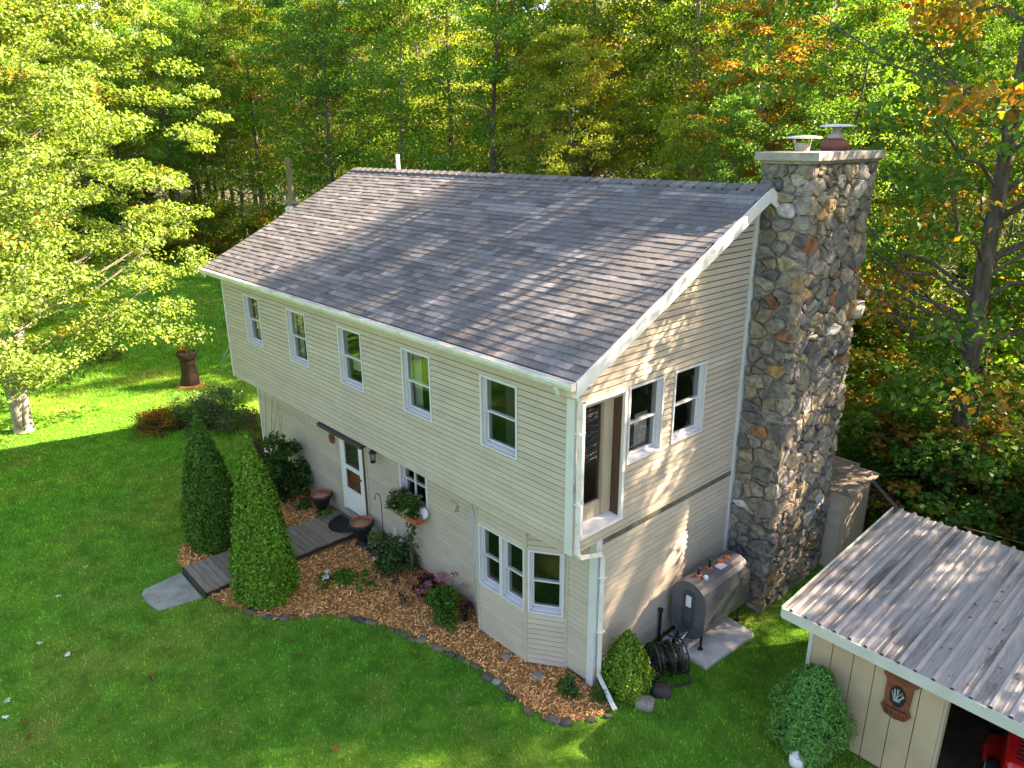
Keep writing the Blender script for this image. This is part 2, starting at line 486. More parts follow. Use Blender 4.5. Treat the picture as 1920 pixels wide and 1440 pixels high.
def scatter(n, x0, x1, y0, y1, rng):
    return rng.uniform(x0, x1, n), rng.uniform(y0, y1, n)

def grass_object():
    rng = np.random.default_rng(5)
    pts = []
    # (region, density) - finer near the house, coarser far away
    x, y = scatter(820 * 38 * 14, -14, 24, -8, 9, rng)
    d = np.hypot(x - CAM[0], y - CAM[1])
    keep = rng.random(len(x)) < np.clip((17.0 / np.maximum(d, 9)) ** 2, 0.12, 1.0)
    pts.append((x[keep], y[keep]))
    x, y = scatter(130000, -44, -12, -12, 16, rng)
    pts.append((x, y))
    x = np.concatenate([p[0] for p in pts]); y = np.concatenate([p[1] for p in pts])
    ok = in_poly(x, y, LAWN) & ~in_poly(x, y, HOUSE_FP) & ~in_poly(x, y, WALK) & ~in_poly(x, y, SLABP) & ~in_poly(x, y, PAD) & ~in_poly(x, y, SHEDP)
    jx, jy = x + rng.normal(0, 0.05, len(x)), y + rng.normal(0, 0.05, len(x))
    ok &= ~in_poly(jx, jy, BEDS)
    # view wedge only (what the photograph shows, with a margin)
    ang = np.degrees(np.arctan2(y - CAM[1], x - CAM[0]))
    ok &= (ang > 92) & (ang < 186)
    x, y = x[ok], y[ok]
    n = len(x)
    d = np.hypot(x - CAM[0], y - CAM[1])
    g = np.clip(d / 17.0, 0.85, 2.4)
    h = rng.uniform(0.035, 0.075, n) * g ** 0.6
    w = rng.uniform(0.006, 0.013, n) * g
    a = rng.uniform(0, 2 * np.pi, n)
    lean = rng.uniform(0.2, 1.0, n) * h
    b = rng.uniform(0, 2 * np.pi, n)
    V = np.zeros((n, 3, 3))
    V[:, 0, 0] = x + np.cos(a) * w; V[:, 0, 1] = y + np.sin(a) * w; V[:, 0, 2] = -0.004
    V[:, 1, 0] = x - np.cos(a) * w; V[:, 1, 1] = y - np.sin(a) * w; V[:, 1, 2] = -0.004
    V[:, 2, 0] = x + np.cos(b) * lean; V[:, 2, 1] = y + np.sin(b) * lean; V[:, 2, 2] = h
    me = quads_mesh('grass', V, M['blade'], rng.random(n), nv=3)
    tag(link('grass', me), 'short green lawn grass around the house', 'grass', kind='stuff')
    return n
print('grass blades', grass_object())

def chips_object():
    rng = np.random.default_rng(9)
    x, y = scatter(52000, -0.5, 12.8, -3.2, 0.8, rng)
    ok = in_poly(x + rng.normal(0, 0.035, len(x)), y + rng.normal(0, 0.035, len(x)), BEDS) & ~in_poly(x, y, HOUSE_FP) & ~in_poly(x, y, WALK)
    x, y = x[ok], y[ok]; n = len(x)
    P = np.stack([x, y, rng.uniform(0.014, 0.05, n)], 1)
    Nn = norm(np.stack([rng.normal(0, 0.45, n), rng.normal(0, 0.45, n), np.ones(n)], 1))
    d = norm(np.cross(Nn, norm(rng.normal(size=(n, 3))))); s = np.cross(Nn, d)
    L = rng.uniform(0.03, 0.085, (n, 1)); W = rng.uniform(0.008, 0.022, (n, 1))
    V = np.stack([P - d * L / 2 - s * W / 2, P + d * L / 2 - s * W / 2, P + d * L / 2 + s * W / 2, P - d * L / 2 + s * W / 2], 1)
    me = quads_mesh('wood_chips', V, M['chip'], rng.random(n))
    tag(link('wood_chips', me), 'orange brown wood chip mulch covering the front bed', 'mulch', kind='stuff')
chips_object()

# ------------------------------------------------------------------ stones (shared low-poly lumps)
def stone_mesh(seed, mat_):
    r = random.Random(seed)
    bm = bmesh.new()
    bmesh.ops.create_cube(bm, size=1.0)
    bmesh.ops.bevel(bm, geom=bm.edges[:], offset=0.2, segments=1, affect='EDGES', profile=0.6)
    for v in bm.verts:
        v.co.x *= 1 + r.uniform(-0.14, 0.12); v.co.y *= 1 + r.uniform(-0.14, 0.1); v.co.z *= 1 + r.uniform(-0.14, 0.12)
    me = bpy.data.meshes.new('stone'); bm.to_mesh(me); bm.free()
    me.materials.append(mat_)
    me.polygons.foreach_set('use_smooth', [True] * len(me.polygons))
    return me
STONES = [stone_mesh(100 + i, M['stone']) for i in range(18)]
STONE_COL = [(0.165, 0.155, 0.14), (0.20, 0.185, 0.16), (0.125, 0.12, 0.115), (0.24, 0.215, 0.175), (0.185, 0.16, 0.125), (0.15, 0.145, 0.12), (0.215, 0.18, 0.125), (0.26, 0.215, 0.145)]
RARE = [(0.22, 0.105, 0.055), (0.27, 0.185, 0.09), (0.40, 0.38, 0.35), (0.095, 0.09, 0.088)]
def stone_colour(r):
    c = r.choice(RARE) if r.random() < 0.15 else r.choice(STONE_COL)
    k = r.uniform(1.0, 1.45)
    return (c[0] * k, c[1] * k, c[2] * k, 1)

# ------------------------------------------------------------------ house
L = 12.12; Z1 = 2.773; Z2 = 5.40; LO = 0.589
EV = 0.307; FO = 0.318; ZE = 5.616; RY = 4.235; ZR = 7.866; SL = (ZR - ZE) / (RY + FO); YB = 2 * RY
house = thing('house', 'two storey beige clapboard house with dark shingle roof and overhanging upper floor', 'house')

class Frame:
    """wall frame: point = O + u*U + n*N + z"""
    def __init__(s, O, u, n):
        s.O = Vector(O); s.u = Vector(u).normalized(); s.n = Vector(n).normalized()
    def p(s, U, Nn, z):
        q = s.O + s.u * U + s.n * Nn
        return (q.x, q.y, z)
    def hexa(s, mb, u0, u1, n0, n1, z0, z1, mi=0):
        return mb.hexa([s.p(u0, n0, z0), s.p(u1, n0, z0), s.p(u1, n1, z0), s.p(u0, n1, z0), s.p(u0, n0, z1), s.p(u1, n0, z1), s.p(u1, n1, z1), s.p(u0, n1, z1)], mi)

def intervals(a, b, holes):
    out = [(a, b)]
    for h0, h1 in holes:
        nx = []
        for p, q in out:
            if h1 <= p or h0 >= q: nx.append((p, q)); continue
            if h0 > p: nx.append((p, h0))
            if h1 < q: nx.append((h1, q))
        out = nx
    return [(p, q) for p, q in out if q - p > 0.01]

def wall(name, fr, u0, u1, z0, z1, holes=(), lim=None, exp=0.1016, dirty=None, boards=True, thick=0.12):
    """wall = sheathing mesh + one clapboard per course (split at openings); lim(z)->(umin,umax)"""
    sh = MB(); segs = []
    nC = max(1, round((z1 - z0) / exp)); e = (z1 - z0) / nC
    for i in range(nC):
        a = z0 + i * e; b = a + e
        zz = sorted({a, b} | {h for H in holes for h in H[2:4] if a < h < b})
        for za, zb in zip(zz[:-1], zz[1:]):
            la = lim(za) if lim else (u0, u1); lb = lim(zb) if lim else (u0, u1)
            lo = max(la[0], lb[0]); hi = min(la[1], lb[1])
            if hi - lo < 0.02: continue
            zm = (za + zb) / 2
            for p, q in intervals(lo, hi, [(H[0], H[1]) for H in holes if H[2] < zm < H[3]]):
                fr.hexa(sh, p, q, -thick, -0.046, za, zb)
                pa = la[0] if p == lo else p; pb = lb[0] if p == lo else p
                qa = la[1] if q == hi else q; qb = lb[1] if q == hi else q
                segs.append((i, pa, qa, pb, qb, za, zb, (za - a) / e, (zb - a) / e))
    w = sh.build(name, M['sheath'], house)
    if boards:
        seams = []
        for (i, pa, qa, pb, qb, za, zb, ta, tb) in segs:
            cut = (0.9 + 1.37 * ((i // 2) * 0.618 % 1.0) * 2.2)
            p_, q_ = pa, qa
            pieces = []
            while q_ - p_ > 3.2:
                c_ = p_ + cut
                pieces.append((p_, c_ - 0.002)); p_ = c_ + 0.002; cut = 3.66
            pieces.append((p_, q_))
            for n_, (a_, b_) in enumerate(pieces):
                seams.append((i, a_, b_, pb if n_ == 0 else a_, qb if n_ == len(pieces) - 1 else b_, za, zb, ta, tb))
        for (i, pa, qa, pb, qb, za, zb, ta, tb) in seams:
            na = 0.022 - 0.016 * ta; nb = 0.022 - 0.016 * tb
            if tb > 0.99:
                zt_ = zb - 0.019
                if zt_ - za < 0.012: continue
                f_ = (zt_ - za) / (zb - za)
                pb = pa + (pb - pa) * f_; qb = qa + (qb - qa) * f_; zb = zt_
            mb = MB()
            mb.hexa([fr.p(pa, na - .008, za), fr.p(qa, na - .008, za), fr.p(qa, na, za), fr.p(pa, na, za),
                     fr.p(pb, nb - .008, zb - 0.0005), fr.p(qb, nb - .008, zb - 0.0005), fr.p(qb, nb, zb - 0.0005), fr.p(pb, nb, zb - 0.0005)])
            mm = M['siding']
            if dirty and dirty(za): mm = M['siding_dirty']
            mb.build('siding_board', mm, w)
    return w

def window(fr, u0, u1, z0, z1, parent, casing=0.036, mode='hung', curtain=None, back=True, mid=0.5):
    """double hung window set in a wall opening (u0..u1, z0..z1 are the casing's outer edges)"""
    mb = MB(); c = casing
    for (a, b, d, e) in ((u0, u1, z0, z0 + c), (u0, u1, z1 - c, z1), (u0, u0 + c, z0 + c, z1 - c), (u1 - c, u1, z0 + c, z1 - c)):
        fr.hexa(mb, a, b, -0.02, 0.034, d, e)
    i0, i1, k0, k1 = u0 + c, u1 - c, z0 + c, z1 - c
    # jamb liner, sloped sill
    for (a, b, d, e) in ((i0, i0 + 0.025, k0, k1), (i1 - 0.025, i1, k0, k1), (i0 + 0.025, i1 - 0.025, k1 - 0.02, k1)):
        fr.hexa(mb, a, b, -0.16, -0.0205, d, e)
    w = mb.build('window', M['frame'], parent)
    s = MB()
    s.hexa([fr.p(i0, -0.16, k0 - 0.02), fr.p(i1, -0.16, k0 - 0.02), fr.p(i1, -0.0205, k0 - 0.02), fr.p(i0, -0.0205, k0 - 0.02),
            fr.p(i0, -0.16, k0 + 0.055), fr.p(i1, -0.16, k0 + 0.055), fr.p(i1, -0.0205, k0 + 0.012), fr.p(i0, -0.0205, k0 + 0.012)])
    s.build('sill', M['frame'], w)
    zm = k0 + (k1 - k0) * mid
    j0, j1 = i0 + 0.027, i1 - 0.027
    def sash(za, zb, depth, r=0.027):
        f = MB()
        for (a, b, d, e) in ((j0, j1, za, za + r), (j0, j1, zb - r, zb), (j0, j0 + r, za + r, zb - r), (j1 - r, j1, za + r, zb - r)):
            fr.hexa(f, a, b, depth - 0.03, depth, d, e)
        f.build('sash', M['frame'], w)
        g = MB().add([fr.p(j0 + r - .004, depth - .015, za + r - .004), fr.p(j1 - r + .004, depth - .015, za + r - .004), fr.p(j1 - r + .004, depth - .015, zb - r + .004), fr.p(j0 + r - .004, depth - .015, zb - r + .004)], [(0, 1, 2, 3)])
        g.build('pane', M['glass'], w)
    sash(zm - 0.018, k1 - 0.02, -0.04)
    sash(k0 + 0.05, zm + 0.018, -0.072)
    if curtain:
        cu = MB()
        for (a, b, top, bot) in curtain:
            n = 9; w0 = i0 + (i1 - i0) * a; w1 = i0 + (i1 - i0) * b
            t0 = k0 + (k1 - k0) * bot; t1 = k0 + (k1 - k0) * top
            vs = []
            for q in range(n + 1):
                u = w0 + (w1 - w0) * q / n; d = -0.22 - 0.025 * (q % 2)
                vs += [fr.p(u, d, t0), fr.p(u, d, t1)]
            cu.add(vs, [(2 * q, 2 * q + 2, 2 * q + 3, 2 * q + 1) for q in range(n)])
        cu.build('curtain', M['curtain'], w)
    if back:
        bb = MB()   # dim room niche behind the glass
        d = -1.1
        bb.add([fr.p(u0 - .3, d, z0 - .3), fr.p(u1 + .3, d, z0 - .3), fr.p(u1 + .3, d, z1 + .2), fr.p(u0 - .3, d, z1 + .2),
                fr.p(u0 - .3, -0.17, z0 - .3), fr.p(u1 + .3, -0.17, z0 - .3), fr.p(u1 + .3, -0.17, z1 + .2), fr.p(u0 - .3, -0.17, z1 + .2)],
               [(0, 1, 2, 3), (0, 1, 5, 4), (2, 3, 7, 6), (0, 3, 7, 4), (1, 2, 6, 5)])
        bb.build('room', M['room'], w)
    return w

FRONT = Frame((0, 0, 0), (1, 0, 0), (0, -1, 0))
LOWER = Frame((0, LO, 0), (1, 0, 0), (0, -1, 0))
GABLE = Frame((L, 0, 0), (0, 1, 0), (1, 0, 0))
GLEFT = Frame((0, 0, 0), (0, 1, 0), (-1, 0, 0))
BACK = Frame((0, YB, 0), (1, 0, 0), (0, 1, 0))

UP = [(1.235, 2.09), (3.49, 4.355), (5.71, 6.585), (7.945, 8.80), (10.12, 10.985)]
front_holes = [(a, b, 3.91, 5.13) for a, b in UP]
wall('wall_upper_front', FRONT, 0.02, L - 0.02, Z1 + 0.03, Z2, front_holes)
curts = [[(0, .28, 1, 0), (.72, 1, 1, 0)], [(0, .2, 1, 0), (.55, 1, .55, 0)], [(0.1, .9, .45, .2)], [(.0, .25, 1, 0)], [(.8, 1, 1, 0)]]
for (a, b), cu in zip(UP, curts):
    window(FRONT, a, b, 3.91, 5.13, house, curtain=cu)

DOOR = (4.33, 5.30, 0.34, 2.40)
LWIN = (6.74, 7.74, 1.42, 2.55)
wall('wall_lower_front', LOWER, 0.02, L - 0.02, 0.10, Z1 - 0.02, [DOOR, LWIN, (9.08, 11.56, 0, 3)])
BL = Frame((9.10, LO, 0), (0.62, -0.389, 0), (-0.389, -0.62, 0))
BF = Frame((9.72, 0.20, 0), (1, 0, 0), (0, -1, 0))
BR = Frame((10.95, 0.20, 0), (0.585, 0.389, 0), (0.389, -0.585, 0))
LBL = math.hypot(0.62, 0.389); LBF = 1.23; LBR = math.hypot(0.585, 0.389)
wall('wall_bay_left', BL, 0.01, LBL, 0.04, Z1 - 0.02, [(0.07, LBL - 0.05, 1.05, 2.26)])
wall('wall_bay_front', BF, 0.0, LBF, 0.04, Z1 - 0.02, [(0.04, 0.63, 1.05, 2.26), (0.63, 1.215, 1.05, 2.26)])
wall('wall_bay_right', BR, 0.0, LBR, 0.04, Z1 - 0.02, [(0.03, LBR - 0.06, 1.05, 2.26)])
window(BL, 0.07, LBL - 0.05, 1.05, 2.26, house, back=False)
window(BF, 0.04, 0.63, 1.05, 2.26, house, back=False)
window(BF, 0.632, 1.215, 1.05, 2.26, house, back=False)
window(BR, 0.03, LBR - 0.06, 1.05, 2.26, house, back=False)
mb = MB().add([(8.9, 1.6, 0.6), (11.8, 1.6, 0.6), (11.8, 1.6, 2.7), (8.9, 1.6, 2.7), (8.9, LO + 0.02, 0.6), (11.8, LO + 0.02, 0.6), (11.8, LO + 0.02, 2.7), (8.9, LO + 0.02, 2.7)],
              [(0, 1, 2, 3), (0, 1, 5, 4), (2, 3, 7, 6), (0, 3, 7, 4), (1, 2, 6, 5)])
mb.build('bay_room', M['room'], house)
mb = MB(); mb.prism([(9.2, LO, 0.98), (9.76, 0.26, 0.98), (10.9, 0.26, 0.98), (11.42, LO, 0.98)], (0, 0, -0.04), (0, 0, 0))
mb.build('bay_seat', M['tanwood'], house)
# bay corner posts
for (x, y) in ((9.72, 0.2), (10.95, 0.2), (11.535, LO), (9.10, LO)):
    mb = MB(); mb.lathe([(0.033, 0.03), (0.033, Z1 - 0.02)], (x, y - 0.004, 0), 8)
    mb.build('corner_bead', M['siding'], house)

# gable wall (right), pentagon under the rakes; openings for recessed door and two windows
def gl(z):
    zr = z + 0.10
    a = max(0.02, (zr - ZE) / SL - FO)
    return (a, min(4.37, 2 * RY - (zr - ZE) / SL + FO))
GD = (0.17, 1.12, 3.0, 5.10)
GW = [(1.19, 2.06), (2.34, 3.23)]
wall('wall_gable_upper', GABLE, 0.02, 4.37, Z1 + 0.03, 7.45, [GD] + [(a, b, 3.84, 5.11) for a, b in GW], lim=gl)
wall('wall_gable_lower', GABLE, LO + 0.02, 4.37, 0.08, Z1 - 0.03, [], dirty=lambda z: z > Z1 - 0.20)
for a, b in GW:
    window(GABLE, a, b, 3.84, 5.11, house, curtain=[(.55, 1, .5, 0)] if a < 2 else None)
def gl2(z):
    zr = z + 0.10
    return (max(0.02, (zr - ZE) / SL - FO), min(YB - 0.02, 2 * RY - (zr - ZE) / SL + FO))
wall('wall_gable_left', GLEFT, 0.02, YB - 0.02, Z1 + 0.03, 7.6, [], lim=gl2)
wall('wall_left_lower', GLEFT, LO + 0.02, YB - 0.02, 0.1, Z1 - 0.03, [])
wall('wall_back', BACK, 0.02, L - 0.02, 0.1, Z2, [], boards=False)
mb = MB(); GABLE.hexa(mb, 4.4, YB - 0.02, -0.12, 0, 0.1, Z2)
mb.add([(L, 4.4, Z2), (L, YB, Z2), (L, 4.4, 7.55)], [(0, 1, 2)])
mb.build('wall_behind_chimney', M['siding'], house)
# floors / soffits
mb = MB(); mb.box(0.0, L, 0.0, YB, Z1 - 0.02, Z1 + 0.028); mb.build('overhang_soffit', M['soffit'], house)
mb = MB(); mb.box(0.02, L - 0.02, 0.13, YB - 0.13, 5.30, 5.36); mb.build('attic_floor', M['room'], house)
mb = MB(); mb.box(0.03, L - 0.03, LO + 0.04, YB - 0.03, -0.05, 0.098); mb.build('foundation', M['concrete'], house)
# starter strips along the bottom of the upper storey
mb = MB(); FRONT.hexa(mb, 0.0, L, -0.01, 0.024, Z1 - 0.025, Z1 + 0.029); mb.build('drip_edge', M['siding'], house)
mb = MB(); GABLE.hexa(mb, 0.03, 4.30, -0.01, 0.030, Z1 - 0.028, Z1 + 0.026); mb.build('drip_edge', M['siding'], house)

# recessed balcony door in the gable
u0, u1, z0, z1 = GD
mb = MB()
GABLE.hexa(mb, u0 - 0.02, u0 + 0.035, -0.10, 0.036, z0, z1); GABLE.hexa(mb, u1 - 0.03, u1 + 0.025, -0.02, 0.036, z0, z1 + 0.03)
GABLE.hexa(mb, u0 + 0.036, u1 - 0.031, -0.02, 0.036, z1 - 0.03, z1 + 0.03)
gd = mb.build('balcony_door', M['trim'], house)
mb = MB(); GABLE.hexa(mb, u1 - 0.045, u1 - 0.0305, -0.36, -0.021, z0, z1 - 0.03); mb.build('jamb', M['brownwood'], gd)
mb = MB(); GABLE.hexa(mb, u0 + 0.0, u1 - 0.046, -0.36, -0.021, z1 - 0.1, z1 - 0.031); mb.build('head', M['tanwood'], gd)
mb = MB(); mb.hexa([GABLE.p(u0 - .02, -.36, z0 - .06), GABLE.p(u1 + .02, -.36, z0 - .06), GABLE.p(u1 + .02, .05, z0 - .06), GABLE.p(u0 - .02, .05, z0 - .06),
                    GABLE.p(u0 - .02, -.36, z0 + .04), GABLE.p(u1 + .02, -.36, z0 + .04), GABLE.p(u1 + .02, .05, z0 - .005), GABLE.p(u0 - .02, .05, z0 - .005)])
mb.build('sill', M['trim'], gd)
mb = MB()
d0 = -0.20
GABLE.hexa(mb, u1 - 0.26, u1 - 0.05, d0 - 0.05, d0 + 0.03, z0 + .04, z1 - .1)
GABLE.hexa(mb, u0 + 0.0, u1 - 0.2605, d0 - 0.05, d0, z0 + .04, z0 + .30)
GABLE.hexa(mb, u0 + 0.0, u1 - 0.2605, d0 - 0.05, d0, z1 - .2, z1 - .1)
mb.build('door_leaf', M['tanwood'], gd)
mb = MB().add([GABLE.p(u0, d0 - .025, z0 + .3), GABLE.p(u1 - .26, d0 - .025, z0 + .3), GABLE.p(u1 - .26, d0 - .025, z1 - .2), GABLE.p(u0, d0 - .025, z1 - .2)], [(0, 1, 2, 3)]); mb.build('pane', M['glass'], gd)
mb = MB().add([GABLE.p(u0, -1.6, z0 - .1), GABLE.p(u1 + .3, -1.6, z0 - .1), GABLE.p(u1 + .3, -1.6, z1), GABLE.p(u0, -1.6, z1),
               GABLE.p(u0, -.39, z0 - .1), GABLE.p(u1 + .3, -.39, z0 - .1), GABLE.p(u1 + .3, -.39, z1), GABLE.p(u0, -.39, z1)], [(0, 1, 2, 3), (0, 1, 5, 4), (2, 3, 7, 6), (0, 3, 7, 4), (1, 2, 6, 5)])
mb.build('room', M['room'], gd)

# corner boards
def corner(x0, x1, y0, y1, z0, z1, m='corner'):
    mb = MB(); mb.box(x0, x1, y0, y1, z0, z1); me = mb.mesh('corner_board', M[m]); bevel_me(me, 0.004, 1); link('corner_board', me, house)
corner(L - 0.115, L + 0.032, -0.032, 0.032, Z1 - 0.03, Z2 - 0.02)
corner(L - 0.11, L + 0.032, LO - 0.034, LO + 0.10, 0.03, Z1 - 0.025)
corner(-0.03, 0.035, -0.034, 0.035, Z1 - 0.03, Z2 - 0.02)
corner(-0.03, 0.05, LO - 0.034, LO + 0.06, 0.05, Z1 - 0.025)
corner(L - 0.02, L + 0.045, 4.37, 4.52, 0.05, 7.42)
# frieze under the eave
mb = MB(); FRONT.hexa(mb, 0.04, L - 0.12, 0.0, 0.022, Z2 - 0.02, Z2 + 0.06); mb.build('frieze', M['soffit'], house)

# ---- roof
roof_mb = MB()
TH = 0.16
def rp(x, y, dz=0.0):
    z = ZE + SL * (y + FO) if y <= RY else ZR - SL * (y - RY)
    return (x, y, z + dz)
yb = YB + FO
xa, xb = -EV, L + EV
roof_mb.prism([(0, -FO, ZE - 0.012), (0, RY, ZR - 0.012), (0, yb, ZE - 0.012), (0, yb, ZE - TH), (0, RY, ZR - TH - 0.02), (0, -FO, ZE - TH)], (xa, 0, 0), (xb, 0, 0))
roof = roof_mb.build('roof', M['roofdeck'], house)
# eave soffit
mb = MB(); mb.box(xa, xb, -FO + 0.01, -0.01, ZE - TH - 0.025, ZE - TH - 0.004); mb.build('eave_soffit', M['soffit'], house)
# rake boards (both ends), bent over the ridge
for (p, q) in ((xb + 0.001, xb + 0.03), (xa - 0.03, xa - 0.001)):
    for (ya, yb_) in ((-FO, RY), (RY, yb)):
        mb = MB(); w = 0.235
        za = ZE if ya < 0 else ZR; zb = ZR if ya < 0 else ZE
        mb.prism([(0, ya, za - 0.006), (0, yb_, zb - 0.006), (0, yb_, zb - w), (0, ya, za - w)], (p, 0, 0), (q, 0, 0))
        mb.build('rake_board', M['trim'], house)
    mb = MB()
# rake soffits
for (p, q) in ((L + 0.02, xb), (xa, -0.02)):
    for (ya, yb_) in ((-FO, RY), (RY, yb)):
        mb = MB()
        za = ZE if ya < 0 else ZR; zb = ZR if ya < 0 else ZE
        mb.prism([(0, ya, za - TH - 0.004), (0, yb_, zb - TH - 0.024), (0, yb_, zb - TH - 0.04), (0, ya, za - TH - 0.02)], (p, 0, 0), (q, 0, 0))
        mb.build('rake_soffit', M['soffit'], house)

def shingles():
    r = random.Random(42)
    slope = math.hypot(RY + FO, ZR - ZE); uy = (RY + FO) / slope; uz = (ZR - ZE) / slope
    nC = 36; e = slope / nC
    widths = [0.16, 0.21, 0.26, 0.32]
    shared = {}
    def get(wi, tone, th):
        k = (wi, tone, th)
        if k not in shared:
            w = widths[wi] - 0.006
            t = (0.011, 0.017)[th]
            mb = MB()
            mb.hexa([(0, -0.004, -0.004), (w, -0.004, -0.004), (w, e + 0.03, -0.004), (0, e + 0.03, -0.004), (0, -0.004, t), (w, -0.004, t), (w, e + 0.03, 0.002), (0, e + 0.03, 0.002)])
            shared[k] = mb.mesh('shingle', M['sh%d' % tone])
        return shared[k]
    items = []
    ang = math.atan2(uz, uy)
    tones = [0, 0, 0, 1, 1, 1, 2, 3, 3, 4, 4, 5, 6]
    for c in range(nC):
        x = xa + 0.004 - r.uniform(0, 0.12); run = None
        while x < xb - 0.02:
            if r.random() < 0.55 or run is None: run = r.choice(tones)
            wi = r.randrange(4); w = widths[wi]
            x1 = min(x + w, xb + 0.012); x0 = max(x, xa - 0.012)
            if x1 - x0 > 0.04:
                items.append((c, x0, x1, run, wi, 1 if r.random() < 0.45 else 0, x, x1 - x0 > w - 1e-6))
            x += w
    camv = Vector((18.547, -7.065, 8.612))
    def pos(c, x0):
        return Vector((x0, -FO + c * e * uy, ZE + c * e * uz))
    order = sorted(range(len(items)), key=lambda i: (pos(items[i][0], items[i][1]) - camv).length)
    singles = set([i for i in order if items[i][7]][:300])
    rest = MB()
    for i, (c, x0, x1, tone, wi, th, xx, full) in enumerate(items):
        p = pos(c, x0)
        if i in singles:
            link('shingle', get(wi, tone, th), roof, p + Vector((0, 0, 0.002)), (ang, 0, 0))
        else:
            t = (0.011, 0.017)[th]; w = x1 - x0 - 0.006
            def q(a, b, d):
                return (x0 + a, p.y + b * uy - d * uz, p.z + 0.002 + b * uz + d * uy)
            rest.hexa([q(0, -.004, -.004), q(w, -.004, -.004), q(w, e + .03, -.004), q(0, e + .03, -.004), q(0, -.004, t), q(w, -.004, t), q(w, e + .03, .002), q(0, e + .03, .002)], tone)
    # back slope, laid the same way
    for c in range(nC):
        x = xa
        while x < xb - 0.02:
            w = r.choice(widths); x1 = min(x + w, xb)
            def q(a, b, d):
                yy = -FO + (c * e + b) * uy - d * uz; zz = ZE + (c * e + b) * uz + d * uy
                return (x + a, 2 * RY - yy, zz + 0.002)
            ww = x1 - x - 0.006
            if ww > 0.02:
                t = 0.013
                rest.hexa([q(0, e + .02, -.004), q(ww, e + .02, -.004), q(ww, -.004, -.004), q(0, -.004, -.004), q(0, e + .02, .002), q(ww, e + .02, .002), q(ww, -.004, t), q(0, -.004, t)], r.choice(tones))
            x += w
    o = rest.build('shingle_field', [M['sh%d' % i] for i in range(len(SHING))], roof)
    tag(o, kind='stuff')
    # ridge caps
    n = 46
    for k in range(n):
        x0 = xa + k * (xb - xa) / n; x1 = x0 + (xb - xa) / n + 0.05
        x1 = min(x1, xb + 0.02)
        mb = MB(); h0 = 0.052; h1 = 0.030; w = 0.15
        A = [(x0, RY - w * uy, ZR - w * uz), (x0, RY, ZR), (x0, RY + w * uy, ZR - w * uz)]
        vs = [(a[0], a[1], a[2] + 0.006) for a in A] + [(x1, a[1], a[2] + 0.006) for a in A] + [(a[0], a[1], a[2] + h1) for a in A] + [(x1, a[1], a[2] + h0) for a in A]
        mb.add(vs, [(6, 7, 10, 9), (7, 8, 11, 10), (0, 1, 7, 6), (1, 2, 8, 7), (3, 9, 10, 4), (4, 10, 11, 5), (0, 6, 9, 3), (2, 5, 11, 8)])
        mb.build('ridge_cap', M['sh%d' % r.choice([1, 2, 4, 6])], roof)
shingles()

# gutter: hollow K profile with end cap; downspout with elbows
prof = [(-FO - 0.012, ZE - 0.015), (-FO - 0.012, ZE - 0.125), (-FO - 0.09, ZE - 0.125), (-FO - 0.118, ZE - 0.07), (-FO - 0.118, ZE - 0.02), (-FO - 0.106, ZE - 0.02), (-FO - 0.106, ZE - 0.066), (-FO - 0.083, ZE - 0.115), (-FO - 0.022, ZE - 0.115), (-FO - 0.022, ZE - 0.015)]
mb = MB(); mb.prism([(0, y, z) for y, z in prof], (xa - 0.02, 0, 0), (xb + 0.02, 0, 0))
for x in (xa - 0.021, xb + 0.015):
    mb.prism([(0, y, z) for y, z in (prof[0], prof[1], prof[2], prof[3], prof[4])], (x, 0, 0), (x + 0.006, 0, 0))
gut = mb.build('gutter', M['gutter'], house)
mb = MB(); mb.box(xa, xb, -FO - 0.0115, -FO + 0.0, ZE - TH - 0.02, ZE - 0.016); mb.build('fascia', M['soffit'], house)
def flat_pipe(pts, w, d, m, name, parent):
    """rectangular pipe along a path"""
    mb = MB(); mb.tube(pts, w * 0.62, 4, True)
    return mb.build(name, m, parent)
dsx = L + 0.085
mb = MB()
path = [(L + 0.02, -FO - 0.06, ZE - 0.12), (L + 0.03, -FO - 0.03, ZE - 0.22), (L + 0.07, -0.06, ZE - 0.34), (dsx, 0.03, ZE - 0.45), (dsx, 0.04, 3.0), (dsx, 0.04, Z1 + 0.02), (dsx, 0.10, Z1 - 0.08),
        (dsx, LO - 0.02, Z1 - 0.22), (dsx, LO + 0.05, Z1 - 0.30), (dsx, LO + 0.055, 0.42), (dsx + 0.02, LO + 0.04, 0.28), (dsx + 0.55, LO - 0.17, 0.06)]
mb.tube(path, 0.05, 4)
mb.build('downspout', M['gutter'], house)
for z in (1.1, 2.1, 3.6, 4.7):
    mb = MB(); y = 0.04 if z > 2.7 else LO + 0.055
    mb.box(L + 0.02, dsx + 0.054, y - 0.06, y + 0.06, z, z + 0.03); mb.build('strap', M['gutter'], house)

# vent pipe behind the ridge
mb = MB(); mb.lathe([(0.055, -0.5), (0.055, 0.62), (0.043, 0.62), (0.043, 0.5)], (0.75, 5.0, 7.62), 12); mb.build('vent_pipe', M['white'], house, True)

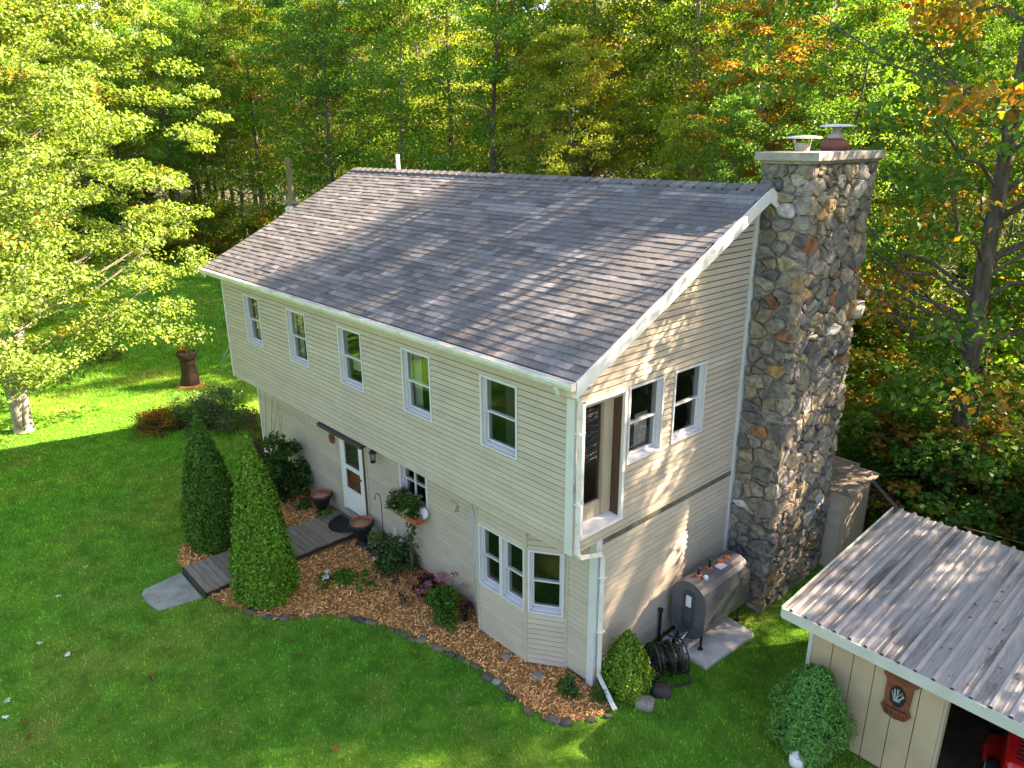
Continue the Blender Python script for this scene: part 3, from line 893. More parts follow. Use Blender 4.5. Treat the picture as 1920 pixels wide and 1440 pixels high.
# ---- chimney
CX0, CX1, CY0, CY1, CZ = L + 0.0, 13.0, 4.45, 6.78, 8.27
mb = MB(); mb.box(CX0 + 0.0, CX1 - 0.045, CY0 + 0.045, CY1 - 0.045, -0.1, CZ)
chim = mb.build('chimney', M['mortar'], house)
chim['label'] = 'broad field stone chimney with concrete cap'
def split(u0, u1, z0, z1, r, out, amin=0.03, amax=0.15):
    w, h = u1 - u0, z1 - z0
    if (w * h < r.uniform(amin, amax) and max(w, h) < 0.62) or max(w, h) < 0.22:
        out.append((u0, u1, z0, z1)); return
    t = r.uniform(0.36, 0.64)
    if w / h > r.uniform(1.0, 1.5):
        split(u0, u0 + w * t, z0, z1, r, out, amin, amax); split(u0 + w * t, u1, z0, z1, r, out, amin, amax)
    else:
        split(u0, u1, z0, z0 + h * t, r, out, amin, amax); split(u0, u1, z0 + h * t, z1, r, out, amin, amax)
rs = random.Random(77)
def voronoi(u0, u1, z0, z1, n, r, ay=1.35):
    """irregular field stone pattern: cells of scattered seeds, wider than tall, of uneven size"""
    pts = []; t = 0
    area = (u1 - u0) * (z1 - z0) * ay; base = math.sqrt(area / n)
    while len(pts) < n and t < 60000:
        t += 1
        q = (r.uniform(u0, u1), r.uniform(z0, z1) * ay, r.choice((0.5, 0.7, 0.85, 1.0, 1.4)))
        k = 0.80 if t < 8000 else 0.62
        if all((q[0] - p[0]) ** 2 + (q[1] - p[1]) ** 2 > (k * base * (q[2] + p[2]) / 2) ** 2 for p in pts): pts.append(q)
    cells = []
    for i, p in enumerate(pts):
        poly = [(u0, z0 * ay), (u1, z0 * ay), (u1, z1 * ay), (u0, z1 * ay)]
        for q in sorted((q for j, q in enumerate(pts) if j != i), key=lambda q: (q[0] - p[0]) ** 2 + (q[1] - p[1]) ** 2)[:16]:
            nx, ny = q[0] - p[0], q[1] - p[1]
            d2 = nx * nx + ny * ny
            off = 0.5 + 0.5 * (p[2] ** 2 - q[2] ** 2) * base * base * 0.35 / d2
            c = nx * (p[0] + nx * off) + ny * (p[1] + ny * off)
            out = []
            for (a, b) in zip(poly, poly[1:] + poly[:1]):
                da, db = nx * a[0] + ny * a[1] - c, nx * b[0] + ny * b[1] - c
                if da <= 0: out.append(a)
                if da * db < 0:
                    t_ = da / (da - db); out.append((a[0] + (b[0] - a[0]) * t_, a[1] + (b[1] - a[1]) * t_))
            poly = out
            if len(poly) < 3: break
        if len(poly) >= 3: cells.append([(x, y / ay) for x, y in poly])
    return cells
def cell_area(c):
    return abs(sum(a[0] * b[1] - b[0] * a[1] for a, b in zip(c, c[1:] + c[:1]))) / 2
def field_stone(cell, P, r):
    """a lump filling one cell; P(u, z, out) maps to the face"""
    c0 = (sum(p[0] for p in cell) / len(cell), sum(p[1] for p in cell) / len(cell))
    ring = []
    for a, b in zip(cell, cell[1:] + cell[:1]):
        l = math.hypot(b[0] - a[0], b[1] - a[1])
        ring += [(a[0] * .8 + b[0] * .2, a[1] * .8 + b[1] * .2), (a[0] * .2 + b[0] * .8, a[1] * .2 + b[1] * .8)] if l > .05 else [((a[0] + b[0]) / 2, (a[1] + b[1]) / 2)]
    sz = math.sqrt(cell_area(cell))
    proud = r.uniform(0.01, 0.055) + 0.07 * sz
    tilt = (r.uniform(-.16, .16), r.uniform(-.16, .16))
    m = MB(); vs = []; n = len(ring)
    g = max(0.84, 1 - 0.011 / (sz * .5))
    for k, out, jit in ((g, -0.09, 0), (g * 1.0, -0.01 + proud * .45, .012), (g * .92, proud * .86, .018), (g * .58, proud, .028)):
        for p in ring:
            du, dz = (p[0] - c0[0]) * k + r.uniform(-jit, jit), (p[1] - c0[1]) * k + r.uniform(-jit, jit)
            vs.append(P(c0[0] + du, c0[1] + dz, out + (tilt[0] * du + tilt[1] * dz if out > 0 else 0) + r.uniform(-jit, jit) * .7))
    fs = [(i * n + q, i * n + (q + 1) % n, (i + 1) * n + (q + 1) % n, (i + 1) * n + q) for i in range(3) for q in range(n)]
    fs.append(tuple(3 * n + q for q in range(n)))
    return m.add(vs, fs)
side_c = voronoi(CY0 - 0.03, CY1 + 0.03, -0.05, CZ - 0.045, 310, rs)
front_c = voronoi(CX0 + 0.05, CX1 + 0.03, -0.05, CZ - 0.045, 116, rs)
PS = lambda u, z, o: (CX1 - 0.03 + o, u, z)
PF = lambda u, z, o: (u, CY0 + 0.03 - o, z)
cl = [(PS, c) for c in side_c] + [(PF, c) for c in front_c]
cl.sort(key=lambda t: -cell_area(t[1]))
print('stones', len(side_c), len(front_c))
spills = [MB() for _ in range(5)]; spill = spills[0]
for idx, (P_, c) in enumerate(cl):
    m = field_stone(c, P_, rs)
    if idx < 300:
        me = m.mesh('stone', M['stone'], False)
        o = link('stone', me, chim); o.color = stone_colour(rs)
    else:
        spills[idx % 5].add(m.v, m.f)
# faces turned away from the photograph: same stones, joined
cells_b = []
split(CX0 + 0.02, CX1, 0, CZ - 0.01, rs, cells_b, 0.05, 0.15)
for (u0, u1, z0, z1) in cells_b:
    mt = Matrix.LocRotScale(Vector(((u0 + u1) / 2, CY1 - 0.1 + rs.uniform(0, .05), (z0 + z1) / 2)), Euler((0, rs.uniform(-.1, .1), 0)), Vector((u1 - u0, 0.2, z1 - z0)))
    me = rs.choice(STONES); spill.add([mt @ v.co for v in me.vertices], [tuple(p.vertices) for p in me.polygons])
cells_b = []
split(CY0, CY1, 7.2, CZ - 0.01, rs, cells_b, 0.05, 0.15)
for (u0, u1, z0, z1) in cells_b:
    mt = Matrix.LocRotScale(Vector((CX0 + 0.07 - rs.uniform(0, .03), (u0 + u1) / 2, (z0 + z1) / 2)), Euler((rs.uniform(-.1, .1), 0, 0)), Vector((0.2, u1 - u0, z1 - z0)))
    me = rs.choice(STONES); spill.add([mt @ v.co for v in me.vertices], [tuple(p.vertices) for p in me.polygons])
for q, sp_ in enumerate(spills):
    o = sp_.build('small_stones', M['stone'], chim, True); o.color = (*STONE_COL[q], 1); tag(o, kind='stuff')
mb = MB(); mb.box(CX0 - 0.10, CX1 + 0.11, CY0 - 0.11, CY1 + 0.09, CZ + 0.0, CZ + 0.135); me = mb.mesh('cap_slab', M['cap']); bevel_me(me, 0.015, 2); link('cap_slab', me, chim)
mb = MB(); mb.box(CX0 - 0.03, CX1 + 0.04, CY0 - 0.04, CY1 + 0.03, CZ - 0.045, CZ - 0.002); mb.build('cap_course', M['mortar'], chim)
# a stone ledge jutting from the far side
o = link('stone', STONES[3], chim, (CX1 - 0.05, CY1 + 0.06, 5.55), (0.5, 0.1, 0.1), (0.34, 0.42, 0.2)); o.color = (0.42, 0.40, 0.34, 1)
zt = CZ + 0.135
def flue(x, y, red, lid_z):
    mb = MB()
    if red:
        mb.lathe([(0.21, 0), (0.235, 0.05), (0.225, 0.13), (0.13, 0.19), (0.10, 0.20)], (x, y, zt), 18)
        mb.build('flue_pot', M['flue'], chim, True)
        mb = MB(); mb.lathe([(0.10, 0.19), (0.16, 0.215), (0.12, 0.26), (0.07, 0.30), (0.06, lid_z - zt)], (x, y, zt), 16); mb.build('flue_neck', M['cap'], chim, True)
    else:
        mb.box(x - .08, x + .08, y - .08, y + .08, zt, zt + 0.13); mb.build('flue_pot', M['cap'], chim)
        for dx in (-.1, .1):
            mb = MB(); mb.tube([(x + dx, y + dx * .3, zt + 0.0), (x + dx * 1.3, y + dx * .3, lid_z)], 0.008, 6); mb.build('lid_strut', M['galv'], chim)
    mb = MB(); mb.lathe([(0.29, 0.0), (0.295, 0.012), (0.27, 0.03), (0.15, 0.045), (0.02, 0.05)], (x, y, lid_z), 24); mb.build('flue_lid', M['galv'], chim, True)
flue(12.52, 4.95, False, 8.605)
flue(12.55, 6.05, True, 8.79)

# ---- front door group
u0, u1, z0, z1 = DOOR
fd = MB()
for (a, b, d, e) in ((u0, u0 + 0.07, z0, z1), (u1 - 0.07, u1, z0, z1), (u0 + 0.07, u1 - 0.07, z1 - 0.07, z1)):
    LOWER.hexa(fd, a, b, -0.05, 0.045, d, e)
door = fd.build('front_door', M['doorwhite'], house)
mb = MB(); s0, s1 = u0 + 0.072, u1 - 0.072; zb = z0 + 0.03
for (a, b, d, e) in ((s0, s0 + .10, zb, z1 - .072), (s1 - .10, s1, zb, z1 - .072), (s0 + .1, s1 - .1, z1 - .17, z1 - .072), (s0 + .1, s1 - .1, zb, zb + .55), (s0 + .1, s1 - .1, 1.42, 1.52)):
    LOWER.hexa(mb, a, b, 0.0, 0.032, d, e)
LOWER.hexa(mb, s0 + .15, s1 - .15, 0.0325, 0.040, zb + .07, zb + .42)
mb.build('storm_door', M['doorwhite'], door)
for (a, b) in ((zb + .551, 1.419), (1.521, z1 - .171)):
    mb = MB().add([LOWER.p(s0 + .1, .014, a), LOWER.p(s1 - .1, .014, a), LOWER.p(s1 - .1, .014, b), LOWER.p(s0 + .1, .014, b)], [(0, 1, 2, 3)]); mb.build('pane', M['glass'], door)
mb = MB(); LOWER.hexa(mb, s0, s1, -0.06, -0.02, zb, 1.47); mb.build('inner_door', M['doorwood'], door)
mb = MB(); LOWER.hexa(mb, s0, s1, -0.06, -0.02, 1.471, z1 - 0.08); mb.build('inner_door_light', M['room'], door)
mb = MB(); mb.box(s1 - .085, s1 - .03, LO - .10, LO - .055, 1.30, 1.36); mb.tube([(s1 - .05, LO - .03, 1.33), (s1 - .05, LO - .09, 1.33)], 0.012, 6); mb.build('handle', M['rust'], door)
mb = MB(); LOWER.hexa(mb, u0 - .02, u1 + .02, -0.02, 0.09, 0.26, 0.338); mb.build('threshold', M['slab'], door)
mb = MB(); LOWER.hexa(mb, u1 + 0.001, u1 + 0.085, -0.02, 0.035, 0.3, 2.46); mb.build('door_post', M['brownwood'], door)
mb = MB(); LOWER.hexa(mb, u1 + 0.086, u1 + 0.15, -0.02, 0.03, 0.3, 2.46); mb.build('side_trim', M['siding'], door)
# little dark pent roof above the door
can = MB(); can.hexa([(3.98, 0.20, 2.40), (5.86, 0.20, 2.40), (5.86, 0.58, 2.47), (3.98, 0.58, 2.47), (3.98, 0.20, 2.46), (5.86, 0.20, 2.46), (5.86, 0.58, 2.56), (3.98, 0.58, 2.56)])
cano = can.build('door_hood', M['brownwood'], house)
for k in range(7):
    mb = MB(); x = 3.99 + k * 0.268
    mb.hexa([(x, 0.185, 2.463), (x + .26, 0.185, 2.463), (x + .26, 0.575, 2.562), (x, 0.575, 2.562), (x, 0.185, 2.475), (x + .26, 0.185, 2.475), (x + .26, 0.575, 2.572), (x, 0.575, 2.572)])
    mb.build('shingle', M['sh3'], cano)
# lantern beside the door
lan = thing('wall_lantern', 'black wall lantern beside the front door, under the overhang', 'lamp', (5.98, LO - 0.02, 2.22))
mb = MB(); mb.lathe([(0.05, -.01), (0.05, 0.02)], (0, -0.02, 0.08), 10); mb.tube([(0, 0, .08), (0, -.1, .14), (0, -.15, .10)], 0.012, 6); mb.build('bracket', M['black'], lan)
mb = MB(); mb.lathe([(0.09, .1), (0.06, .16), (0.01, .19)], (0, -.15, -.02), 8); mb.lathe([(0.06, -.12), (0.065, -.10)], (0, -.15, -.02), 8)
for k in range(4):
    t = k * math.pi / 2 + .4; mb.tube([(0.06 * math.cos(t), -.15 + .06 * math.sin(t), -.13), (0.075 * math.cos(t), -.15 + .075 * math.sin(t), .09)], 0.006, 4)
mb.build('cage', M['black'], lan)
mb = MB(); mb.lathe([(0.045, -.11), (0.055, .07)], (0, -.15, -.02), 8); mb.build('glass', M['glass'], lan)
# round ornament left of the door
orn = MB(); orn.lathe([(0.105, -.012), (0.125, 0), (0.105, .012), (0.085, 0.0)], (0, 0, 0), 20); 
for k in range(8):
    t = k * math.pi / 4; orn.tube([(0.03 * math.cos(t), .03 * math.sin(t), 0), (.10 * math.cos(t), .10 * math.sin(t), 0)], 0.008, 4)
orn.lathe([(0.01, -.015), (0.04, -.01), (0.04, .01), (.01, .015)], (0, 0, 0), 10)
orn.tube([(0, 0.11, 0), (0, .26, 0)], 0.004, 4)
o = orn.build('hanging_ornament', M['rust'], None, False, (3.97, LO - 0.05, 1.99), (math.radians(90), 0, 0))
tag(o, 'small round rust coloured ornament hanging on the wall beside the door', 'ornament')
# dryer vent, outlet
mb = MB(); LOWER.hexa(mb, 8.47, 8.70, 0.0, 0.035, 1.90, 2.08); mb.hexa([LOWER.p(8.56, .035, 1.92), LOWER.p(8.68, .035, 1.92), LOWER.p(8.68, .10, 1.92), LOWER.p(8.56, .10, 1.92), LOWER.p(8.56, .035, 2.06), LOWER.p(8.68, .035, 2.06), LOWER.p(8.68, .05, 2.06), LOWER.p(8.56, .05, 2.06)])
mb.build('dryer_vent', M['siding'], house)
mb = MB(); LOWER.hexa(mb, 6.40, 6.53, 0.0, 0.04, 0.48, 0.66); mb.build('outlet_box', M['corner'], house)

# low window with flower box
w = window(LOWER, LWIN[0], LWIN[1], LWIN[2], LWIN[3], house, casing=0.07)
mb = MB(); LOWER.hexa(mb, 7.22, 7.26, -0.05, -0.02, 1.5, 2.5); mb.build('mullion', M['frame'], w)

# ------------------------------------------------------------------ foliage builders
def cluster_leaves(centers, rad, flat, per, leaf, rng, up=1.0, jit=0.7, wid=0.62, outward=None):
    """sprays of leaves round cluster centres; returns quads, per-leaf value, per-cluster value"""
    K = len(centers)
    idx = np.repeat(np.arange(K), per)
    n = len(idx)
    g = rng.normal(size=(n, 3)); g = norm(g) * (rng.random((n, 1)) ** 0.45)
    R = np.asarray(rad)[idx][:, None] if np.ndim(rad) else rad
    P = centers[idx] + g * R * np.array([1, 1, flat])
    if outward is not None:
        P[:, 2] -= 0.18 * np.linalg.norm(g[:, :2], axis=1) * (R[:, 0] if np.ndim(R) else R)
    Nn = rng.normal(size=(n, 3)) * jit + np.array([0, 0, up])
    if outward is not None:
        Nn += outward[idx] * 0.45
    Nn = norm(Nn)
    Lf = leaf * rng.uniform(0.65, 1.25, n)
    V = leaf_quads(P, Nn, Lf, wid, rng)
    cval = rng.random(K)
    return V, rng.random(n), np.clip(cval[idx] + rng.normal(0, 0.05, n), 0, 1)

def spine(H, lean, rng, k=7):
    pts = []
    off = np.zeros(2)
    for i in range(k + 1):
        t = i / k
        pts.append((lean[0] * t + off[0], lean[1] * t + off[1], H * t))
        off = off + rng.normal(0, 0.012 * H / k * 2.2, 2)
    return pts

def at_spine(sp, z):
    for a, b in zip(sp[:-1], sp[1:]):
        if a[2] <= z <= b[2]:
            t = (z - a[2]) / (b[2] - a[2] + 1e-9)
            return np.array([a[0] + (b[0] - a[0]) * t, a[1] + (b[1] - a[1]) * t, z])
    return np.array(sp[-1])

def tree_meshes(seed, H, cb, R, K, per, leaf, r0, shape='maple', bark='bark', lean=(0, 0), crad=(0.5, 0.95), flat=0.42, limbs=0.3, fork=False, bare=0):
    rng = np.random.default_rng(seed)
    sp = spine(H * 0.93, lean, rng)
    tr = MB()
    rad = [max(0.018, r0 * (1 - i / (len(sp) - 1)) ** 0.85 + (0.3 * r0 if i == 0 else 0)) for i in range(len(sp))]
    sp2 = [(sp[0][0], sp[0][1], -0.15), (sp[0][0], sp[0][1], 0.35)] + [tuple(p) for p in sp[1:]]
    rad2 = [r0 * 1.45, r0 * 1.02] + rad[1:]
    tr.tube(sp2, rad2, 8)
    zz = cb + (H - cb) * rng.beta(1.25, 1.15, K)
    t = (zz - cb) / (H - cb)
    if shape == 'maple':
        prof = R * np.clip(np.sqrt(np.clip(1 - (np.abs(t - 0.38) / np.where(t < 0.38, 0.46, 0.64)) ** 2.2, 0.03, 1)), 0.15, 1)
    elif shape == 'narrow':
        prof = R * np.clip(1.0 - 0.75 * np.abs(t - 0.35) ** 1.1, 0.2, 1)
    else:
        prof = R * (1 - t * 0.8)
    ph = rng.uniform(0, 2 * np.pi, K)
    lob = 1 + 0.22 * np.sin(3 * ph + seed) + 0.14 * np.sin(5 * ph + 2 * t * 6)
    rr = prof * lob * rng.random(K) ** 0.42
    ax = np.array([at_spine(sp, min(z, H * 0.92)) for z in zz])
    C = np.stack([ax[:, 0] + rr * np.cos(ph), ax[:, 1] + rr * np.sin(ph), zz], 1)
    out = np.stack([np.cos(ph), np.sin(ph), np.zeros(K)], 1)
    cr = rng.uniform(crad[0], crad[1], K) * (0.75 + 0.35 * (1 - t))
    V, lv, cv = cluster_leaves(C, cr, flat, per, leaf, rng, 0.9, 0.75, 0.66, out)
    # limbs reach for the sprays
    nb = int(K * limbs)
    pick = rng.permutation(K)[:nb + bare]
    for j, q in enumerate(pick):
        c = C[q]; s0 = at_spine(sp, max(cb * 0.75, min(c[2] - 0.45 * rr[q] - 0.3, H * 0.88)))
        m = (s0 + c) / 2 + np.array([0, 0, -0.06 * rr[q]]) + rng.normal(0, 0.08, 3)
        m2 = s0 * 0.72 + c * 0.28 + rng.normal(0, 0.05, 3)
        b0 = max(0.014, r0 * 0.32 * (1 - c[2] / (H * 1.15)))
        tr.tube([s0, m2, m, c], [b0, b0 * 0.75, b0 * 0.5, 0.008], 5, False)
        for _ in range(2):
            e = c + rng.normal(0, 0.45, 3) * np.array([1, 1, .6]); tr.tube([m, (m + e) / 2 + rng.normal(0, .05, 3), e], [b0 * .4, b0 * .25, 0.005], 4, False)
    if fork:
        b = at_spine(sp, 0.9)
        tr.tube([(sp[0][0] + .1, sp[0][1] + .12, -0.1), (sp[0][0] + .1, sp[0][1] + .16, 0.5), (b[0] - .15, b[1] + .32, 2.2), (b[0] - .5, b[1] + .9, 4.2), (b[0] - .9, b[1] + 1.5, 6.4)], [r0 * 0.95, r0 * .8, r0 * .66, r0 * .5, r0 * .28], 8)
    tm = tr.mesh('trunk', M[bark], True)
    cm = quads_mesh('crown', V, M['leaf'], lv, cv)
    return tm, cm

GREEN = [(0.100, 0.255, 0.028), (0.120, 0.275, 0.030), (0.085, 0.215, 0.026), (0.155, 0.295, 0.032)]
YELLOW = [(0.22, 0.335, 0.034), (0.27, 0.345, 0.038), (0.19, 0.315, 0.032)]  # leaf colours yellowed to stand in for sunlight on the trees

def place_tree(tm, cm, loc, rz, sc, colr, autumn, name, label, cat='tree', group=None):
    t = thing(name, label, cat, loc, rz, group)
    t.scale = sc
    a = link('trunk', tm, t)
    b = link('crown', cm, t); b.color = (colr[0], colr[1], colr[2], autumn)
    return t

# ------------------------------------------------------------------ woods
VAR = [tree_meshes(200 + i, 20, cbv, Rv, Kv, 118, 0.148, 0.20, sh, bk, (lx, ly), (0.6, 1.15), 0.42, 0.34)
       for i, (cbv, Rv, Kv, sh, bk, lx, ly) in enumerate([(4.5, 3.6, 230, 'maple', 'bark', .5, .2), (6.0, 3.0, 200, 'narrow', 'bark', -.4, .5), (3.2, 4.2, 250, 'maple', 'bark', .2, -.6),
                                                          (7.0, 3.4, 190, 'maple', 'palebark', .9, .3), (5.0, 3.9, 230, 'maple', 'bark', -.7, -.3), (2.4, 2.8, 200, 'narrow', 'bark', .1, .3)])]
SH = [tree_meshes(300 + i, 3.0, 0.25, 1.5, 70, 60, 0.13, 0.035, 'narrow', 'twig', (0.1, 0.1), (0.3, 0.6), 0.5, 0.5) for i in range(3)]

sunh = np.array([math.sin(SUN_AZ), math.cos(SUN_AZ)]); tanel = math.tan(SUN_EL)
LIT = [(-7, -3.5, 0), (-6, -1, 0), (-5, .2, 0), (-7.5, 0, 0), (-9, -3, 0), (-9.5, -1.0, 0), (-7.6, -3.9, 6), (-7.6, -3.9, 10), (-4.8, -2.4, 5), (-5.2, -3, 9), (-10, -5, 8), (-10, -2, 5),
       (.3, -.2, 5.7), (.5, 3, 7.2), (1.8, 1, 6.2), (2.6, 4, 7.7), (1.2, -.2, 5.6), (3.0, 3.2, 7.3), (-13, -6, 7), (-13, -6, 11)]
def blocks(x, y, R, cb, H):
    for (a, b, c) in LIT:
        d = np.array([x - a, y - b]); s = d @ sunh
        if s <= 0: continue
        p = abs(d[0] * sunh[1] - d[1] * sunh[0])
        if p < R:
            z0 = c + (s - R) * tanel; z1_ = c + (s + R) * tanel
            if z0 < H and z1_ > cb - 1: return True
    return False

SHADE = [(14.2, 10.6, 23, 2, .95), (21.8, 19.3, 21, 4, .68), (3.4, 23.9, 21, 0, .95), (0.6, 28.2, 22, 4, .95), (-3.5, 25.5, 18, 2, .9), (15.8, 16.2, 21, 0, .9), (22.5, 14.0, 19.5, 3, .9), (24.0, 9.5, 17, 3, .9), (30.0, 15.0, 20, 0, 1.0), (24.8, 19.6, 19.5, 3, .75)]  # trees set by hand to shade roof, gable and lawn, most out of view
SHLAB = ('tall leaning tree in the woods just behind the carport', 'tall green tree added right of the carport for its shade', 'tall leaning trees just behind the carport', 'tall green trees added right of the carport for their shade')
def ang_(x, y):
    return math.degrees(math.atan2(y - CAM[1], x - CAM[0]))
def woods():
    r = random.Random(21)
    placed = []
    lab = {'g': ('tall green leafed tree in the woods around the house', 'woodland_tree', 'green trees of the surrounding woods'),
           'y': ('tall yellow green sunlit tree in the woods around the house', 'sunlit_tree', 'sunlit yellow trees of the surrounding woods'),
           'o': ('tall tree with orange autumn sprays in the woods around the house', 'autumn_tree', 'orange tinged trees of the surrounding woods')}
    lawnp = LAWN
    tries = 0
    while tries < 9000:
        tries += 1
        x = r.uniform(-72, 48); y = r.uniform(-24, 104)
        if bool(in_poly(np.array([x]), np.array([y]), lawnp)[0]): continue
        dx, dy = x - CAM[0], y - CAM[1]; dist = math.hypot(dx, dy)
        ang = math.degrees(math.atan2(dy, dx))
        inview = 97 < ang < 176 and dist < 112
        s = x * sunh[0] + y * sunh[1]; p = x * sunh[1] - y * sunh[0]
        shade = 2.2 < p < 24 and 4 < s < 40 and y > 6
        if not (inview or shade): continue
        # a belt of woods, then open land, then a far belt: the low sun reaches in between them
        near = y < (50 if ang < 130 else 22.5 + 0.05 * max(0, -x)) or x < -44
        far = y > 66
        if not (near or far): continue
        if 2.0 < p < 12 and s < 36: continue
        if any((x - q[0]) ** 2 + (y - q[1]) ** 2 < 12 for q in SHADE): continue
        if dist < 13: continue
        if not inview and 7.0 < p < 14.5: continue      # shade trees of this strip are set by hand below
        if 8.2 < p < 10.1 and 5 < s < 48: continue
        if 60 < ang <= 97 and dist < 16: continue
        mind = (3.7 if y < 27 else 6.0) if near else 4.3
        if x < -44: mind = 4.6
        if any((x - a) ** 2 + (y - b) ** 2 < mind * mind for a, b in placed): continue
        H = r.uniform(17, 26) if near else r.uniform(24, 32)
        vi = r.randrange(6)
        sc = H / 20; sx = sc * r.uniform(0.9, 1.15)
        if blocks(x, y, 4.6 * sx, 3 * sc, H):
            ok = False
            for H2 in (13, 10, 8):
                if not blocks(x, y, 4.8 * 1.1 * H2 / 20, 1, H2):
                    H = H2; sc = H / 20; sx = sc * 1.1; ok = True; break
            if not ok: continue
        placed.append((x, y))
        px = x
        # back-left trees get their sunlight as a yellower leaf colour; right side greener with orange sprays
        u = r.random()
        if ang > 128: k = 'y' if u < 0.48 else ('o' if u < 0.56 else 'g')
        else: k = 'g' if u < 0.72 else ('o' if u < 0.93 else 'y')
        c = r.choice(YELLOW if k == 'y' else GREEN)
        j = r.uniform(0.85, 1.2)
        au = {'g': 0.02, 'y': 0.06, 'o': r.uniform(0.22, 0.42)}[k]
        l = lab[k]
        where = 'in the distant tree line past the house' if far else ('beyond the far end of the left lawn' if x < -30 else ('in the woods behind the carport' if ang < 112 else ('in the woods behind the chimney' if ang < 124 else 'in the woods behind the house roof')))
        bk_ = 'pale trunked' if vi == 3 else ('low' if H < 14 else ('slender' if vi in (1, 5) else 'broad'))
        what = {'g': 'green', 'y': 'yellow green', 'o': 'orange tinged'}[k]
        l = ('%s %s tree %s' % (bk_, what, where), l[1], '%s %s trees %s' % (bk_, what, where))
        place_tree(VAR[vi][0], VAR[vi][1], (x, y, 0), r.uniform(0, 6.28), (sx, sx, sc), (c[0] * j, c[1] * j, c[2] * j), au, l[1], l[0], 'tree', l[2])
    for (x, y, H, vi, wd) in SHADE:
        sc = H / 20; c = GREEN[vi % 4]
        place_tree(VAR[vi][0], VAR[vi][1], (x, y, 0), x * 1.7, (sc * wd, sc * wd, sc), c, 0.28 if (x, y) == (14.2, 10.6) else 0.05, 'woodland_tree', *((('very tall green tree rising behind the middle of the roof ridge'), 'tree', 'very tall trees behind the middle of the roof ridge') if x < 10 else (SHLAB[0 if ang_(x, y) > 97 else 1], 'tree', None if ang_(x, y) > 97 and y < 12 else SHLAB[2 if ang_(x, y) > 97 else 3])))
    for (x, y, H, vi, au) in ((3.9, 19.2, 14.2, 2, .62), (7.6, 20.5, 13.2, 0, .55)):
        sc = H / 20
        place_tree(VAR[vi][0], VAR[vi][1], (x, y, 0), x, (sc, sc, sc), (0.13, 0.19, 0.022), au, 'autumn_tree', 'low maple turning orange, seen between the roof ridge and the chimney', 'tree', 'orange maples between the roof ridge and the chimney')
    # understory along the edge of the woods
    for k in range(46):
        t = (k + .5) / 46
        x = 12.4 + 9.5 * ((k * 0.618) % 1.0); y = 9.6 + 5.5 * t + 0.5 * math.sin(k * 2.3)
        if x < 13.6 and y < 10.4: continue
        h = 0.45 + 0.65 * ((k * 0.371) % 1.0); v = SH[k % 3]; c = GREEN[k % 4]
        place_tree(v[0], v[1], (x, y, 0), k * 1.1, (h * 1.3, h * 1.3, h), (c[0], c[1], c[2]), 0.3 if k % 5 == 0 else .03, 'understory_bush', 'dense low green bush right behind the carport roof', 'bush', 'dense low bushes right behind the carport roof')
    for k in range(34):
        x = -47.5 + 3.4 * ((k * 0.618) % 1.0); y = -10 + 24 * k / 34
        v = SH[k % 3]; c = GREEN[(k + 1) % 4]; h = 0.8 + .6 * ((k * 0.37) % 1.0)
        place_tree(v[0], v[1], (x, y, 0), k * 1.3, (h * 1.4, h * 1.4, h), c, .03, 'understory_bush', 'green bush in the thicket closing off the far end of the left lawn', 'bush', 'bushes closing off the far end of the left lawn')
    n = 0; tries = 0; pl = []
    while n < 200 and tries < 9000:
        tries += 1
        x = r.uniform(-56, 34); y = r.uniform(-6, 40)
        if bool(in_poly(np.array([x]), np.array([y]), lawnp)[0]): continue
        dx, dy = x - CAM[0], y - CAM[1]; dist = math.hypot(dx, dy); ang = math.degrees(math.atan2(dy, dx))
        if not (88 < ang < 170): continue
        if dist > (46 if x > 0 else 78): continue
        if any((x - a) ** 2 + (y - b) ** 2 < 1.5 for a, b in pl): continue
        pl.append((x, y)); n += 1
        h = r.uniform(0.5, 1.45)
        if blocks(x, y, 1.4 * h, 0, 3 * h): h = 0.4
        c = r.choice(GREEN); v = SH[r.randrange(3)]
        au_ = r.random() < .25
        wh_ = 'beyond the left lawn' if x < -12 else ('behind the house' if x < 10 else 'behind the carport')
        lb_ = ('orange tinged bush' if au_ else 'leafy green bush') + ' at the edge of the woods ' + wh_
        place_tree(v[0], v[1], (x, y, 0), r.uniform(0, 6.28), (h * 1.25, h * 1.25, h), (c[0] * 1.15, c[1] * 1.1, c[2]), 0.35 if au_ else 0.04, 'understory_bush', lb_, 'bush', lb_.replace('bush ', 'bushes '))
woods()

# trees across the yard, seen mirrored in the front windows
rr_ = random.Random(4)
for i, (x, y) in enumerate([(2, -30), (-6, -33), (-14, -28), (9, -36), (-2, -40), (16, -40), (-22, -31)]):
    v = VAR[i % 6]; k = rr_.uniform(0.7, 0.95)
    place_tree(v[0], v[1], (x, y, 0), i * 1.3, (k, k, k), YELLOW[i % 3], 0.03, 'yard_tree', 'yellow green tree across the front yard, mirrored in the house windows', 'tree', 'trees across the front yard')

